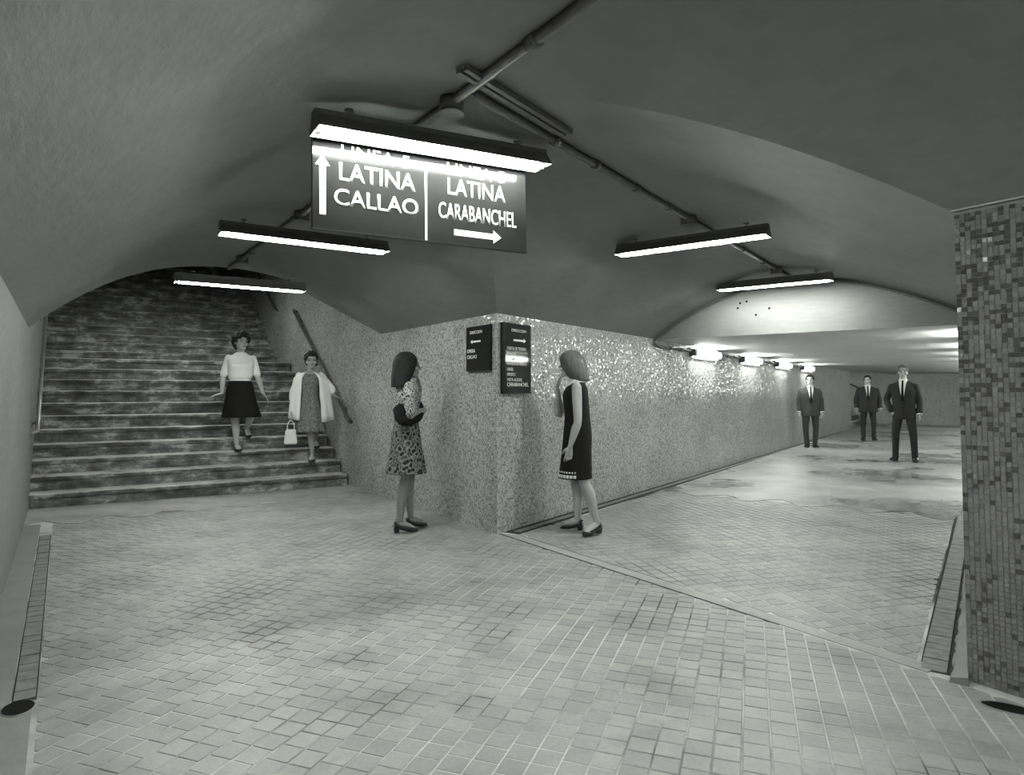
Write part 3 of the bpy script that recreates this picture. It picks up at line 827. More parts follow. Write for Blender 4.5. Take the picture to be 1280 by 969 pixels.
def wall_sign(label, origin, rz, w, h, dep):
    t = thing('wall_sign', label, 'sign', origin, rz)
    m = MB(); m.box((w / 2, -dep / 2, h / 2), (w / 2, 0, 0), (0, dep / 2, 0), (0, 0, h / 2)); m.build('case', MAT['board_edge'], t)
    m = MB(); m.box((w / 2, -dep - .001, h / 2), (w / 2 - .006, 0, 0), (0, .0015, 0), (0, 0, h / 2 - .006)); m.build('board', MAT['board'], t)
    return t
rz_l = math.atan2(-dL.y, -dL.x)      # reading direction on the stair-side face (towards the corner)
def on_l(px): return px
ws = wall_sign('smaller black direction sign left of the mosaic corner, arrow pointing left', M(5.075 + .42, NE, 1.475), rz_l, .415, .43, .035)
yf = -.0375
letter(ws, 'DIRECCION', .075, .357, .22, .028, yf, .008); arrow(ws, .27, .282, .085, .282, .017, .035, yf)
letter(ws, 'OPERA', .025, .178, .145, .034, yf, .006); letter(ws, 'CALLAO', .025, .122, .175, .034, yf, .006)
rz_r = math.atan2(dR.y, dR.x)
wr = wall_sign('taller black station list sign right of the mosaic corner, arrow pointing right', S(sP0 + .055, MW, 1.265), rz_r, .42, .655, .05)
yf = -.0525
letter(wr, 'DIRECCION', .10, .575, .235, .026, yf, .008); arrow(wr, .13, .497, .33, .497, .018, .035, yf)
for i, (tx, w_) in enumerate((('PUERTA DE TOLEDO', .30), ('ACACIAS', .135), ('PIRAMIDES', .18), ('MARQUES DE VADILLO', .31), ('URGEL', .10), ('OPORTO', .13), ('VISTA ALEGRE', .235), ('CARABANCHEL', .345))):
    letter(wr, tx, .03, .405 - .0485 * i, w_, .028 if i < 7 else .036, yf, .005)

# ------------------------------------------------------------------ people
def addm(dst, src, mt):
    b = len(dst.v); dst.add([mt @ Vector(q) for q in src.v], src.f, True)
def face_dir(fx, fy): return math.atan2(fx, -fy)          # local -y looks along (fx, fy)
HR = [(0.0, 0, -.052, .020, .024), (.07, 0, -.040, .040, .047), (.18, 0, -.018, .055, .073), (.32, 0, -.006, .064, .088), (.46, 0, .002, .070, .096),
      (.60, 0, .008, .0735, .099), (.74, 0, .010, .072, .097), (.86, 0, .012, .060, .082), (.95, 0, .013, .038, .055), (1.0, 0, .014, .012, .018)]
def head_mb(hh, wide=1.0):
    m = MB(); m.rings([(z * hh, x, y, rx * wide, ry) for z, x, y, rx, ry in HR], seg=26, sub=3)
    m.tube([(0, -.094, .56 * hh), (0, -.106, .44 * hh), (0, -.113, .365 * hh)], [.008, .010, .013], seg=8)          # nose
    for s in (-1, 1):
        m.ball((s * .010, -.102, .355 * hh), (.009, .009, .007))
        m.ball((s * .073 * wide, .012, .45 * hh), (.008, .017, .030))                                              # ear
        m.ball((s * .030, -.088, .585 * hh), (.024, .010, .007))                                                   # brow ridge
        m.ball((s * .040, -.070, .38 * hh), (.022, .018, .022))                                                    # cheek
    m.ball((0, -.092, .235 * hh), (.022, .010, .009)); m.ball((0, -.082, .06 * hh), (.018, .012, .012))            # lips, chin
    return m
def hand_mb(m, wrist, d, pn, tw, curl=.5, sc=1.0):
    """wrist, finger direction, palm normal, unit vector to the thumb side"""
    wrist = Vector(wrist); d = Vector(d).normalized(); pn = Vector(pn); pn = (pn - d * pn.dot(d)).normalized()
    w = d.cross(pn)
    if w.dot(Vector(tw)) < 0: w = -w
    m.tube([wrist - d * .01, wrist + d * .03 * sc, wrist + d * .065 * sc, wrist + d * .088 * sc], [(.022, .017), (.033 * sc, .015), (.039 * sc, .013), (.036 * sc, .010)], ref=w, seg=12)
    for off, ln, sp in ((.029, .072, .16), (.0098, .080, .05), (-.0098, .074, -.06), (-.028, .058, -.2)):
        p = wrist + d * .085 * sc + w * off * sc; dd = (d + w * sp).normalized(); pts = [p - dd * .012]; a = curl * .35
        for q in (.45, .32, .27):
            dd = (dd * math.cos(a) + pn * math.sin(a)).normalized(); p = p + dd * ln * q * sc; pts.append(p); a = curl * .6
        m.tube(pts, [.0088 * sc, .0084 * sc, .0076 * sc, .0066 * sc], seg=8)
    p = wrist + d * .022 * sc + w * .026 * sc; t1 = p + (d * .65 + w * .75).normalized() * .036 * sc; t2 = t1 + (d * .9 + w * .3 + pn * .3 * curl).normalized() * .032 * sc
    m.tube([p - w * .012, p, t1, t2], [.012, .013 * sc, .0105 * sc, .0085 * sc], seg=8)
def arm_mb(m, sh, el, wr, f=1.0):
    sh, el, wr = Vector(sh), Vector(el), Vector(wr)
    m.tube([sh, sh.lerp(el, .4), el, el.lerp(wr, .28), el.lerp(wr, .7), wr], [.045 * f, .044 * f, .036 * f, .039 * f, .029 * f, (.026 * f, .020 * f)], seg=14, sub=3)
def leg_mb(m, hip, kn, an, f=1.0, toe=None, toe_drop=0.0):
    hip, kn, an = Vector(hip), Vector(kn), Vector(an)
    bk = Vector((0, 1, 0))
    m.tube([hip, hip.lerp(kn, .5), kn + Vector((0, 0, .05)), kn, kn.lerp(an, .3) + bk * .014, kn.lerp(an, .62) + bk * .008, kn.lerp(an, .9), an],
           [.082 * f, .070 * f, .054 * f, .051 * f, .053 * f, .043 * f, .032 * f, .032 * f], seg=16, sub=3)
    if toe is not None:
        toe = Vector(toe); hd = (toe - an); hd.z = 0; hd.normalize()
        heel = an - hd * .035 + Vector((0, 0, -.045))
        m.tube([heel, an + hd * .02 + Vector((0, 0, -.035)), an.lerp(toe, .6) + Vector((0, 0, .004)), toe], [(.028, .026), (.030, .034), (.038, .020), (.026, .012)], ref=Vector((-hd.y, hd.x, 0)), seg=12, sub=2)
class Person:
    def __init__(s, label, loc, rz, group=None):
        s.root = thing('person', label, 'person', loc, rz); s.b = MB(); s.loc = Vector(loc); s.rz = rz
    def local(s, w): return Matrix.Rotation(-s.rz, 4, 'Z') @ (Vector(w) - s.loc)
    def world(s, p): return s.loc + Matrix.Rotation(s.rz, 4, 'Z') @ Vector(p)
    def head(s, chin, hh, yaw=0, pitch=0, roll=0, wide=1.0, nr=.05, neck=None):
        s.H = Matrix.Translation(Vector(chin)) @ Matrix.Rotation(yaw, 4, 'Z') @ Matrix.Rotation(roll, 4, 'Y') @ Matrix.Rotation(pitch, 4, 'X'); s.hh = hh
        addm(s.b, head_mb(hh, wide), s.H)
        nb = Vector(neck); nt = s.H @ Vector((0, .018, .30 * hh))
        s.b.tube([nb + Vector((0, 0, -.04)), nb, nt], [nr * 1.25, nr * 1.02, nr * .98], seg=16)
    def face(s, lip='lip', brow='brow'):
        for sx in (-1, 1):
            m = MB(); e = MB(); e.ball((sx * .030, -.0885, .515 * s.hh), (.0125, .0065, .0062)); addm(m, e, s.H); m.build('eye', MAT['eye'], s.root)
            m = MB(); e = MB(); e.tube([(sx * .014, -.0985, .60 * s.hh), (sx * .032, -.0955, .625 * s.hh), (sx * .050, -.084, .61 * s.hh)], [(.003, .0042)] * 3, seg=6); addm(m, e, s.H); m.build('eyebrow', MAT[brow], s.root)
        m = MB(); e = MB(); e.ball((0, -.0975, .235 * s.hh), (.021, .0065, .0062)); addm(m, e, s.H); m.build('mouth', MAT[lip], s.root)
    def body(s, mat, voxel=.0045):
        o = s.b.build('body', MAT[mat], s.root); finish(o, voxel, 2); return o
    def part(s, name, m, mat, voxel=0, smooth=0, solid=0, sub=0):
        o = m.build(name, MAT[mat], s.root)
        if voxel or smooth or solid or sub: finish(o, voxel, smooth, solid, sub)
        return o
    def hair_cap(s, name, mat, line, grow=.011, top=.012, wide=1.0, bumps=0, voxel=.005, seed=1, bs=(.012, .02)):
        """skull cap: keep where line(x, y, zf) is true (head coordinates, zf = z / head height)"""
        m = MB(); r = random.Random(seed)
        rg = [(z * s.hh + (top if z > .7 else 0) * (z - .7) / .3, x, y + .002, rx * wide + grow, ry + grow) for z, x, y, rx, ry in HR]
        tmp = MB(); tmp.rings(rg, seg=40, sub=4)
        keep = MB(); V = [Vector(q) for q in tmp.v]; fs = []
        for f in tmp.f:
            c = sum((V[i] for i in f), Vector()) / len(f)
            if line(c.x, c.y, c.z / s.hh): fs.append(f)
        used = sorted(set(i for f in fs for i in f)); mp = {a: b for b, a in enumerate(used)}
        keep.add([s.H @ V[i] for i in used], [tuple(mp[i] for i in f) for f in fs], True)
        o = keep.build(name, MAT[mat], s.root); finish(o, solid=.012)
        if bumps:
            e = MB(); e.add([v.co for v in o.data.vertices], [tuple(p.vertices) for p in o.data.polygons], True)
            for _ in range(bumps):
                q = V[r.choice(used)]; ee = MB(); ee.ball(q * 1.0, r.uniform(*bs)); addm(e, ee, s.H)
            bpy.data.objects.remove(o); o = e.build(name, MAT[mat], s.root); finish(o, voxel, 2)
        return o
def shoe(s, an, toe, heel_h, mat='black_leather', style='pump', name='shoe', wd=1.0):
    """an: ankle point, toe: tip of the foot (both local); sole follows from heel to toe"""
    an = Vector(an); toe = Vector(toe); hd = toe - an; hd.z = 0; L = hd.length; hd.normalize(); sd = Vector((-hd.y, hd.x, 0))
    zt = toe.z - .012
    hz = an.z - .078
    heel = Vector((an.x, an.y, 0)) - hd * .045
    tip = Vector((toe.x, toe.y, 0)) + hd * .018
    F = 0.0
    rows = []; N = 16
    prof = [(0, .026, .066), (.06, .034, .072), (.2, .036, .064), (.4, .038, .054), (.58, .045, .056), (.75, .047, .048), (.9, .037, .034), (1.0, .010, .016)] if style != 'oxford' else \
           [(0, .026, .075), (.06, .036, .085), (.2, .038, .090), (.4, .040, .075), (.58, .048, .052), (.75, .050, .044), (.9, .042, .036), (1.0, .014, .022)]
    for u, w, h in prof:
        p = heel.lerp(tip, u); zb = hz + (zt - hz) * min(1, u / .62) ** 1.3 if hz > zt else zt
        row = []
        for j in range(N):
            a = 2 * PI * j / N
            row.append(Vector((p.x, p.y, zb)) + sd * w * wd * math.cos(a) + Vector((0, 0, h * .5 + h * .5 * math.sin(a))))
        rows.append(row)
    m = MB(); m.grid(rows, True, closed=True); m.f.append(tuple(range(N))[::-1]); e = (len(rows) - 1) * N; m.f.append(tuple(e + j for j in range(N)))
    o = m.build(name, MAT[mat], s.root)
    if heel_h > .012:
        b = MB(); p = heel + hd * .022
        zb = an.z - .078
        b.box(Vector((p.x, p.y, (zt + zb) / 2 + .008)), hd * .020, sd * .021, Vector((0, 0, (zb - zt) / 2 + .008)), 1.25)
        q = b.build('heel', MAT[mat], o)
    return o
def drape(m, rg, seg=60, wob=.05, wobn=9, ph=0): m.rings(rg, seg=seg, sub=4, cap=False, wob=wob, wobn=wobn, wph=ph)

# --- woman in the floral dress (seen from behind, looking at the small sign)
p1 = M(5.589, 2.631)
w1 = Person('young woman with long dark hair in a floral print dress, left of the mosaic corner', p1, face_dir(.90, .43))
b = w1.b
w1.head((.005, -.022, 1.405), .222, yaw=-.25, pitch=-.08, nr=.046, neck=(0, .012, 1.36))
b.rings([(.78, 0, .0, .150, .105), (.9, 0, .005, .158, .11), (1.02, 0, 0, .108, .085), (1.15, 0, -.005, .125, .095), (1.26, 0, -.012, .14, .10), (1.34, 0, .005, .125, .07), (1.38, 0, .01, .06, .05)])
shR, shL = Vector((-.155, .012, 1.325)), Vector((.155, .012, 1.325))
elR, wrR = Vector((-.205, .030, 1.075)), Vector((-.045, -.165, 1.115))
elL, wrL = Vector((.150, -.130, 1.10)), Vector((.015, -.135, 1.315))
arm_mb(b, shR, elR, wrR, .95); arm_mb(b, shL, elL, wrL, .95)
hand_mb(b, wrR, (.85, -.15, .05), (0, .6, -.6), (0, -.5, 1), .7, .92)
hand_mb(b, wrL, (-.15, .25, 1), (.0, 1, -.2), (.9, .2, 0), .9, .92)
leg_mb(b, (-.085, .0, .86), (-.078, .022, .48), (-.080, .085, .118), .98, (-.088, -.075, .022))
leg_mb(b, (.085, .0, .86), (.075, -.055, .48), (.065, -.065, .118), .98, (.085, -.22, .022))
w1.body('skin_shaded')
m = MB(); m.rings([(1.0, 0, 0, .126, .102), (1.06, 0, 0, .130, .105), (1.15, 0, -.006, .140, .112), (1.25, 0, -.016, .152, .116), (1.325, 0, .004, .150, .086), (1.365, 0, .01, .085, .062)], seg=32)
for sh, el in ((shR, elR), (shL, elL)):
    sh2 = sh + Vector((0, 0, -.004)); m.tube([sh2, sh2.lerp(el, .5), sh2.lerp(el, .93)], [.062, .058, .062], seg=16, sub=2)
w1.part('bodice', m, 'floral', .007, 4)
m = MB(); drape(m, [(.535, 0, .0, .205, .185), (.62, 0, .0, .192, .170), (.76, 0, .002, .176, .142), (.9, 0, .003, .158, .124), (1.0, 0, 0, .130, .106), (1.035, 0, 0, .127, .103)], wob=.035, wobn=8)
w1.part('skirt', m, 'floral_skirt', solid=.004)
m = MB(); m.rings([(1.005, 0, 0, .131, .107), (1.04, 0, 0, .130, .106)], seg=32, sub=1, cap=False); w1.part('waistband', m, 'floral_skirt', solid=.003)
# black cardigan gathered over the near forearm
m = MB()
m.tube([elR + Vector((.03, .10, .07)), elR + Vector((-.005, .065, -.035)), elR.lerp(wrR, .35) + Vector((-.01, 0, -.05)), elR.lerp(wrR, .75) + Vector((0, .02, -.03)), wrR + Vector((.06, .03, .0)), elL + Vector((.0, .0, .05))],
       [(.075, .022), (.065, .030), (.045, .040), (.050, .040), (.075, .036), (.06, .03)], ref=(0, 0, 1), seg=16, sub=3)
w1.part('cardigan', m, 'black_cloth', .008, 4)
m = MB(); m.rings([(1.325, .0, .046, .136, .074), (1.40, .0, .034, .124, .088), (1.48, 0, .010, .112, .106), (1.56, 0, -.006, .100, .114), (1.615, 0, -.010, .080, .094), (1.648, 0, -.010, .042, .050), (1.656, 0, -.01, .014, .018)], seg=36, sub=4, wob=.035, wobn=11)
m2 = MB(); addm(m2, m, Matrix.Translation((0, .02, 0)))
w1.part('hair', m2, 'hair_black', .007, 3)
for an, to in (((-.080, .085, .118), (-.088, -.075, .022)), ((.065, -.065, .118), (.085, -.22, .022))): shoe(w1, an, to, .04, style='pump')
w1.face()

# --- woman in the dark sleeveless dress (profile, looking at the tall sign)
p2 = S(5.232, -3.059)
w2 = Person('young woman with brown bob in a dark sleeveless dress, right of the mosaic corner', p2, face_dir(-.985, .17))
b = w2.b
w2.head((-.01, -.055, 1.415), .222, yaw=0, pitch=-.14, nr=.045, neck=(0, -.005, 1.37))
b.rings([(.78, 0, .0, .150, .105), (.9, 0, .005, .155, .108), (1.02, 0, 0, .110, .085), (1.15, 0, -.005, .125, .095), (1.26, 0, -.012, .14, .10), (1.34, 0, .005, .125, .07), (1.38, 0, .0, .06, .05)])
shL, shR = Vector((.160, .008, 1.325)), Vector((-.160, .0, 1.325))
elL, wrL = Vector((.195, .020, 1.02)), Vector((.185, -.05, .79))
elR, wrR = Vector((-.185, -.185, 1.06)), Vector((-.045, -.185, 1.315))
arm_mb(b, shL, elL, wrL, 1.0); arm_mb(b, shR, elR, wrR, .98)
hand_mb(b, wrL, (-.05, -.18, -1), (-1, .1, 0), (0, -1, 0), .6, .94)
hand_mb(b, wrR, (.15, .25, 1), (.1, 1, -.2), (.9, 0, .2), .8, .94)
kL, aL_ = Vector((.075, .060, .47)), Vector((.065, .175, .120)); kR, aR_ = Vector((-.075, -.02, .47)), Vector((-.06, .0, .120))
tL, tR = Vector((.185, .075, .024)), Vector((-.095, -.150, .024))
leg_mb(b, (.085, .0, .86), kL, aL_, 1.0, tL); leg_mb(b, (-.085, .0, .86), kR, aR_, 1.0, tR)
w2.body('skin')
m = MB(); drape(m, [(.50, 0, -.020, .205, .150), (.60, 0, -.012, .192, .140), (.75, 0, -.004, .178, .130), (.90, 0, .004, .168, .124), (1.05, 0, .002, .148, .110), (1.16, 0, -.006, .146, .110), (1.25, 0, -.014, .150, .112), (1.31, 0, -.004, .138, .094), (1.355, 0, .0, .100, .070), (1.385, 0, -.004, .062, .056)], wob=.012, wobn=7)
w2.part('dress', m, 'black_cloth', solid=.006)
# patterned band round the front of the hem
def hem_pt(a, z, off=.010):
    k_ = (z - .50) / .10; rx = .205 - .013 * k_ + off; ry = .150 - .010 * k_ + off; cy = -.020 + .008 * k_
    return Vector((rx * math.cos(a), cy + ry * math.sin(a), z))
for z0, z1, n, g in ((.512, .540, 16, .75), (.556, .570, 20, .5)):
    m = MB()
    for i in range(n):
        a0 = PI * 1.02 + (PI * .96 + .25) * i / n; a1 = a0 + (PI * .96 + .25) / n * g
        m.grid([[hem_pt(a0, z0), hem_pt((a0 + a1) / 2, z0), hem_pt(a1, z0)], [hem_pt(a0, z1), hem_pt((a0 + a1) / 2, z1), hem_pt(a1, z1)]])
    o = w2.part('hem_pattern', m, 'white_cloth', solid=.003); o['kind'] = 'stuff'
m = MB()
ca = [2 * PI * i / 40 for i in range(41)]
rows = []
for k_, (r, z) in enumerate(((.058, 1.415), (.076, 1.398), (.098, 1.368))):
    rows.append([Vector((r * 1.12 * math.cos(a), -.006 + r * math.sin(a), z - (.050 * k_ / 2 * max(0, math.cos(a + PI / 2 + .55)) ** 6 + .050 * k_ / 2 * max(0, math.cos(a + PI / 2 - .55)) ** 6))) for a in ca])
m.grid(rows); w2.part('collar', m, 'white_cloth', solid=.005)
m = MB(); m.rings([(1.378, 0, .040, .088, .070), (1.40, 0, .026, .104, .090), (1.46, 0, -.002, .114, .110), (1.53, 0, -.028, .112, .122), (1.59, 0, -.042, .100, .116), (1.632, 0, -.048, .076, .090), (1.655, 0, -.05, .046, .054), (1.664, 0, -.05, .016, .018)], seg=36, sub=4, wob=.02, wobn=13)
w2.part('hair', m, 'hair_brown', .007, 3)
for an, to in ((aL_, tL), (aR_, tR)): shoe(w2, an, to, .04, style='pump', wd=1.08)
for an, to in ((aL_, tL), (aR_, tR)):
    q = Vector(an).lerp(Vector(to), .55); m = MB(); m.box((q.x, q.y, .066), (.020, 0, 0), (0, .012, 0), (0, 0, .006)); w2.part('shoe_buckle', m, 'white_metal')
w2.face()

# --- woman in the white sweater coming down the stairs
Z3 = 3 * RS
w3 = Person('woman in a white short-sleeved sweater and black skirt walking down the stairs', Vector((-3.655, 8.83, Z3 + .001)), face_dir(.42, -.91))
b = w3.b
w3.head((.0, -.02, 1.352), .212, yaw=.38, pitch=-.02, nr=.047, neck=(0, .012, 1.305))
b.rings([(.76, 0, .0, .155, .11), (.86, 0, .005, .165, .12), (.98, 0, 0, .12, .095), (1.1, 0, -.005, .135, .105), (1.17, 0, -.008, .14, .10), (1.235, 0, .005, .12, .07), (1.28, 0, .01, .052, .048)])
shR, shL = Vector((-.150, .012, 1.245)), Vector((.150, .012, 1.245))
elR, wrR = Vector((-.215, .035, 1.0)), Vector((-.225, -.02, .775))
elL, wrL = Vector((.220, .035, 1.0)), Vector((.285, -.02, .775))
arm_mb(b, shR, elR, wrR); arm_mb(b, shL, elL, wrL)
hand_mb(b, wrR, (-.85, -.25, -.25), (0, 0, -1), (0, -1, 0), .25, .92)
hand_mb(b, wrL, (.55, -.25, -.75), (-.6, 0, -.4), (0, -1, 0), .4, .92)
kF, aF, tF = Vector((-.055, -.035, .43)), Vector((-.035, .03, .105)), Vector((-.005, -.115, .012))
kB, aB, tB = Vector((.135, -.055, .475)), Vector((.105, .27, RS + .130)), Vector((.125, .13, RS + .018))
leg_mb(b, (-.085, .0, .82), kF, aF, .98, tF); leg_mb(b, (.085, .0, .82), kB, aB, .98, tB)
w3.body('skin')
m = MB(); m.rings([(.93, 0, 0, .138, .112), (.965, 0, 0, .134, .108), (.985, 0, 0, .150, .122), (1.06, 0, -.008, .156, .126), (1.16, 0, -.024, .166, .138), (1.235, 0, .0, .172, .100), (1.275, 0, .01, .130, .078), (1.31, 0, .008, .078, .066), (1.325, 0, .008, .062, .060)], seg=32)
for sh, el in ((shR, elR), (shL, elL)): m.tube([sh, sh.lerp(el, .5), sh.lerp(el, .88)], [.050, .051, .049], seg=16, sub=2)
w3.part('sweater', m, 'white_knit', .007, 4)
m = MB(); drape(m, [(.455, .025, -.022, .245, .200), (.56, .015, -.012, .222, .182), (.70, .004, .0, .19, .148), (.85, 0, .004, .165, .126), (.94, 0, 0, .134, .106)], wob=.045, wobn=6)
w3.part('skirt', m, 'black_cloth', solid=.005)
w3.hair_cap('hair', 'hair_dark', lambda x, y, z: z > (.80 if y < -.045 else (.52 if y < .015 else .16)), grow=.022, top=.03, bumps=120, seed=4, bs=(.016, .028))
shoe(w3, aF, tF, .025); shoe(w3, aB, tB, .025)
w3.face()

# --- woman with white shawl cardigan, handbag and hand on the rail
Z4 = 2 * RS
w4 = Person('slim woman with a white cardigan over a printed dress, hand on the stair handrail', Vector((-2.78, 9.02, Z4 + .001)), face_dir(.33, -.94))
b = w4.b
w4.head((.02, -.015, 1.275), .205, yaw=.02, pitch=-.02, nr=.042, wide=.95, neck=(.01, .012, 1.225))
b.rings([(.70, 0, .0, .14, .10), (.80, 0, .005, .145, .105), (.92, 0, 0, .105, .085), (1.03, 0, -.005, .118, .092), (1.10, 0, -.010, .118, .088), (1.16, 0, .005, .10, .06), (1.20, 0, .01, .050, .042)])
shR, shL = Vector((-.14, .012, 1.185)), Vector((.15, .012, 1.185))
elR, wrR = Vector((-.215, .03, .94)), Vector((-.235, -.03, .70))
rail = M(8.93, RN, railz(8.93) + .03)
hl = w4.local(rail); wrL = hl + Vector((-.085, -.005, .055)); elL = Vector((.30, .02, .99))
arm_mb(b, shR, elR, wrR, .88); arm_mb(b, shL, elL, wrL, .88)
hand_mb(b, wrR, (.0, -.05, -1), (.9, .0, 0), (0, -1, 0), 1.3, .9)
hand_mb(b, wrL, (.9, -.1, -.35), (0, 0, -1), (0, -1, 0), .8, .9)
kF, aF, tF = Vector((.02, -.03, .41)), Vector((.045, .03, .105)), Vector((.03, -.115, .012))
kB, aB, tB = Vector((.095, -.06, .47)), Vector((.095, .24, RS + .125)), Vector((.11, .10, RS + .018))
leg_mb(b, (-.05, .0, .76), kF, aF, .88, tF); leg_mb(b, (.075, .0, .76), kB, aB, .88, tB)
w4.body('skin_tan')
m = MB(); drape(m, [(.41, .02, -.005, .200, .165), (.52, .015, .0, .185, .150), (.66, .008, .002, .165, .130), (.80, 0, .004, .140, .112), (.92, 0, 0, .112, .09), (1.03, 0, -.006, .125, .102), (1.12, 0, -.014, .135, .104), (1.19, 0, .0, .118, .076), (1.222, 0, .008, .07, .056)], wob=.06, wobn=9)
w4.part('dress', m, 'small_print', solid=.005)
# cardigan hung over the shoulders: two fronts and the back in one open sheet
m = MB(); rows = []
for k_ in range(11):
    u = k_ / 10; row = []
    for j in range(37):
        v = j / 36; a = math.radians(-62 + 304 * v)          # opens at the front
        fr_ = abs(v - .5) * 2
        zt = 1.245 - .020 * abs(math.cos(a)); zb = .54 + .12 * (1 - fr_) + (.03 if v > .5 else 0) * fr_
        ax = .070 + (.190 - .070) * min(1, u * 3.4) + .085 * u; ay = .056 + .075 * min(1, u * 3) + .03 * u
        if v < .45: ax += .06 * u
        rip = 1 + .05 * u * math.sin(17 * v * PI)
        row.append(Vector((ax * math.cos(a) * rip, .012 + ay * math.sin(a) * rip, zt + (zb - zt) * u ** 1.7)))
    rows.append(row)
m.grid(rows)
w4.part('cardigan', m, 'white_knit', solid=.008)
m = MB()
for sh, el, wr in ((shR, elR, wrR), (shL, elL, wrL)): m.tube([sh, sh.lerp(el, .6), el, el.lerp(wr, .35)], [.044, .048, .050, .044], seg=14, sub=2)
w4.part('cardigan_sleeve', m, 'white_knit', .008, 3)['label'] = 'loose white knit sleeves'
w4.hair_cap('hair', 'hair_dark', lambda x, y, z: z > (.80 if y < -.045 else (.58 if y < .02 else .25)), grow=.012, top=.022, wide=.95, bumps=50, seed=9, bs=(.016, .026))
shoe(w4, aF, tF, .025); shoe(w4, aB, tB, .025)
m = MB(); rows = []
for a in [PI + PI * i / 14 for i in range(15)]: rows.append(Vector((.040 * math.cos(a), .012 * math.sin(a) - .006, 1.205 + .055 * math.sin(a) * .5)))
m.tube([Vector((.062 * math.cos(a) + .01, -.028 + .055 * math.sin(a), 1.21)) for a in [PI + PI * i / 12 for i in range(13)]], [.006] * 13, seg=8); w4.part('necklace', m, 'white_metal')
w4.face()
# handbag hanging from her right hand
hp = w4.world(wrR + Vector((-.005, -.035, -.115)))
bag = thing('handbag', 'small white handbag hanging from the hand of the slim woman on the stairs', 'bag', hp - Vector((0, 0, .335)), face_dir(.5, -.86))
m = MB(); m.box((0, 0, .10), (.085, 0, 0), (0, .035, 0), (0, 0, .10), .78); o = m.build('body', MAT['white_leather'], bag)
bm = bmesh.new(); bm.from_mesh(o.data); bmesh.ops.bevel(bm, geom=bm.edges[:], offset=.014, segments=3, affect='EDGES'); bm.to_mesh(o.data); bm.free()
m = MB(); m.tube([(-.045, 0, .19), (-.04, 0, .27), (0, 0, .325), (.04, 0, .27), (.045, 0, .19)], [.0055] * 5, seg=8, sub=4); m.build('handle', MAT['white_leather'], bag)
m = MB(); m.box((0, -.030, .165), (.062, 0, 0), (0, .004, 0), (0, 0, .03)); m.build('flap', MAT['white_leather'], bag)

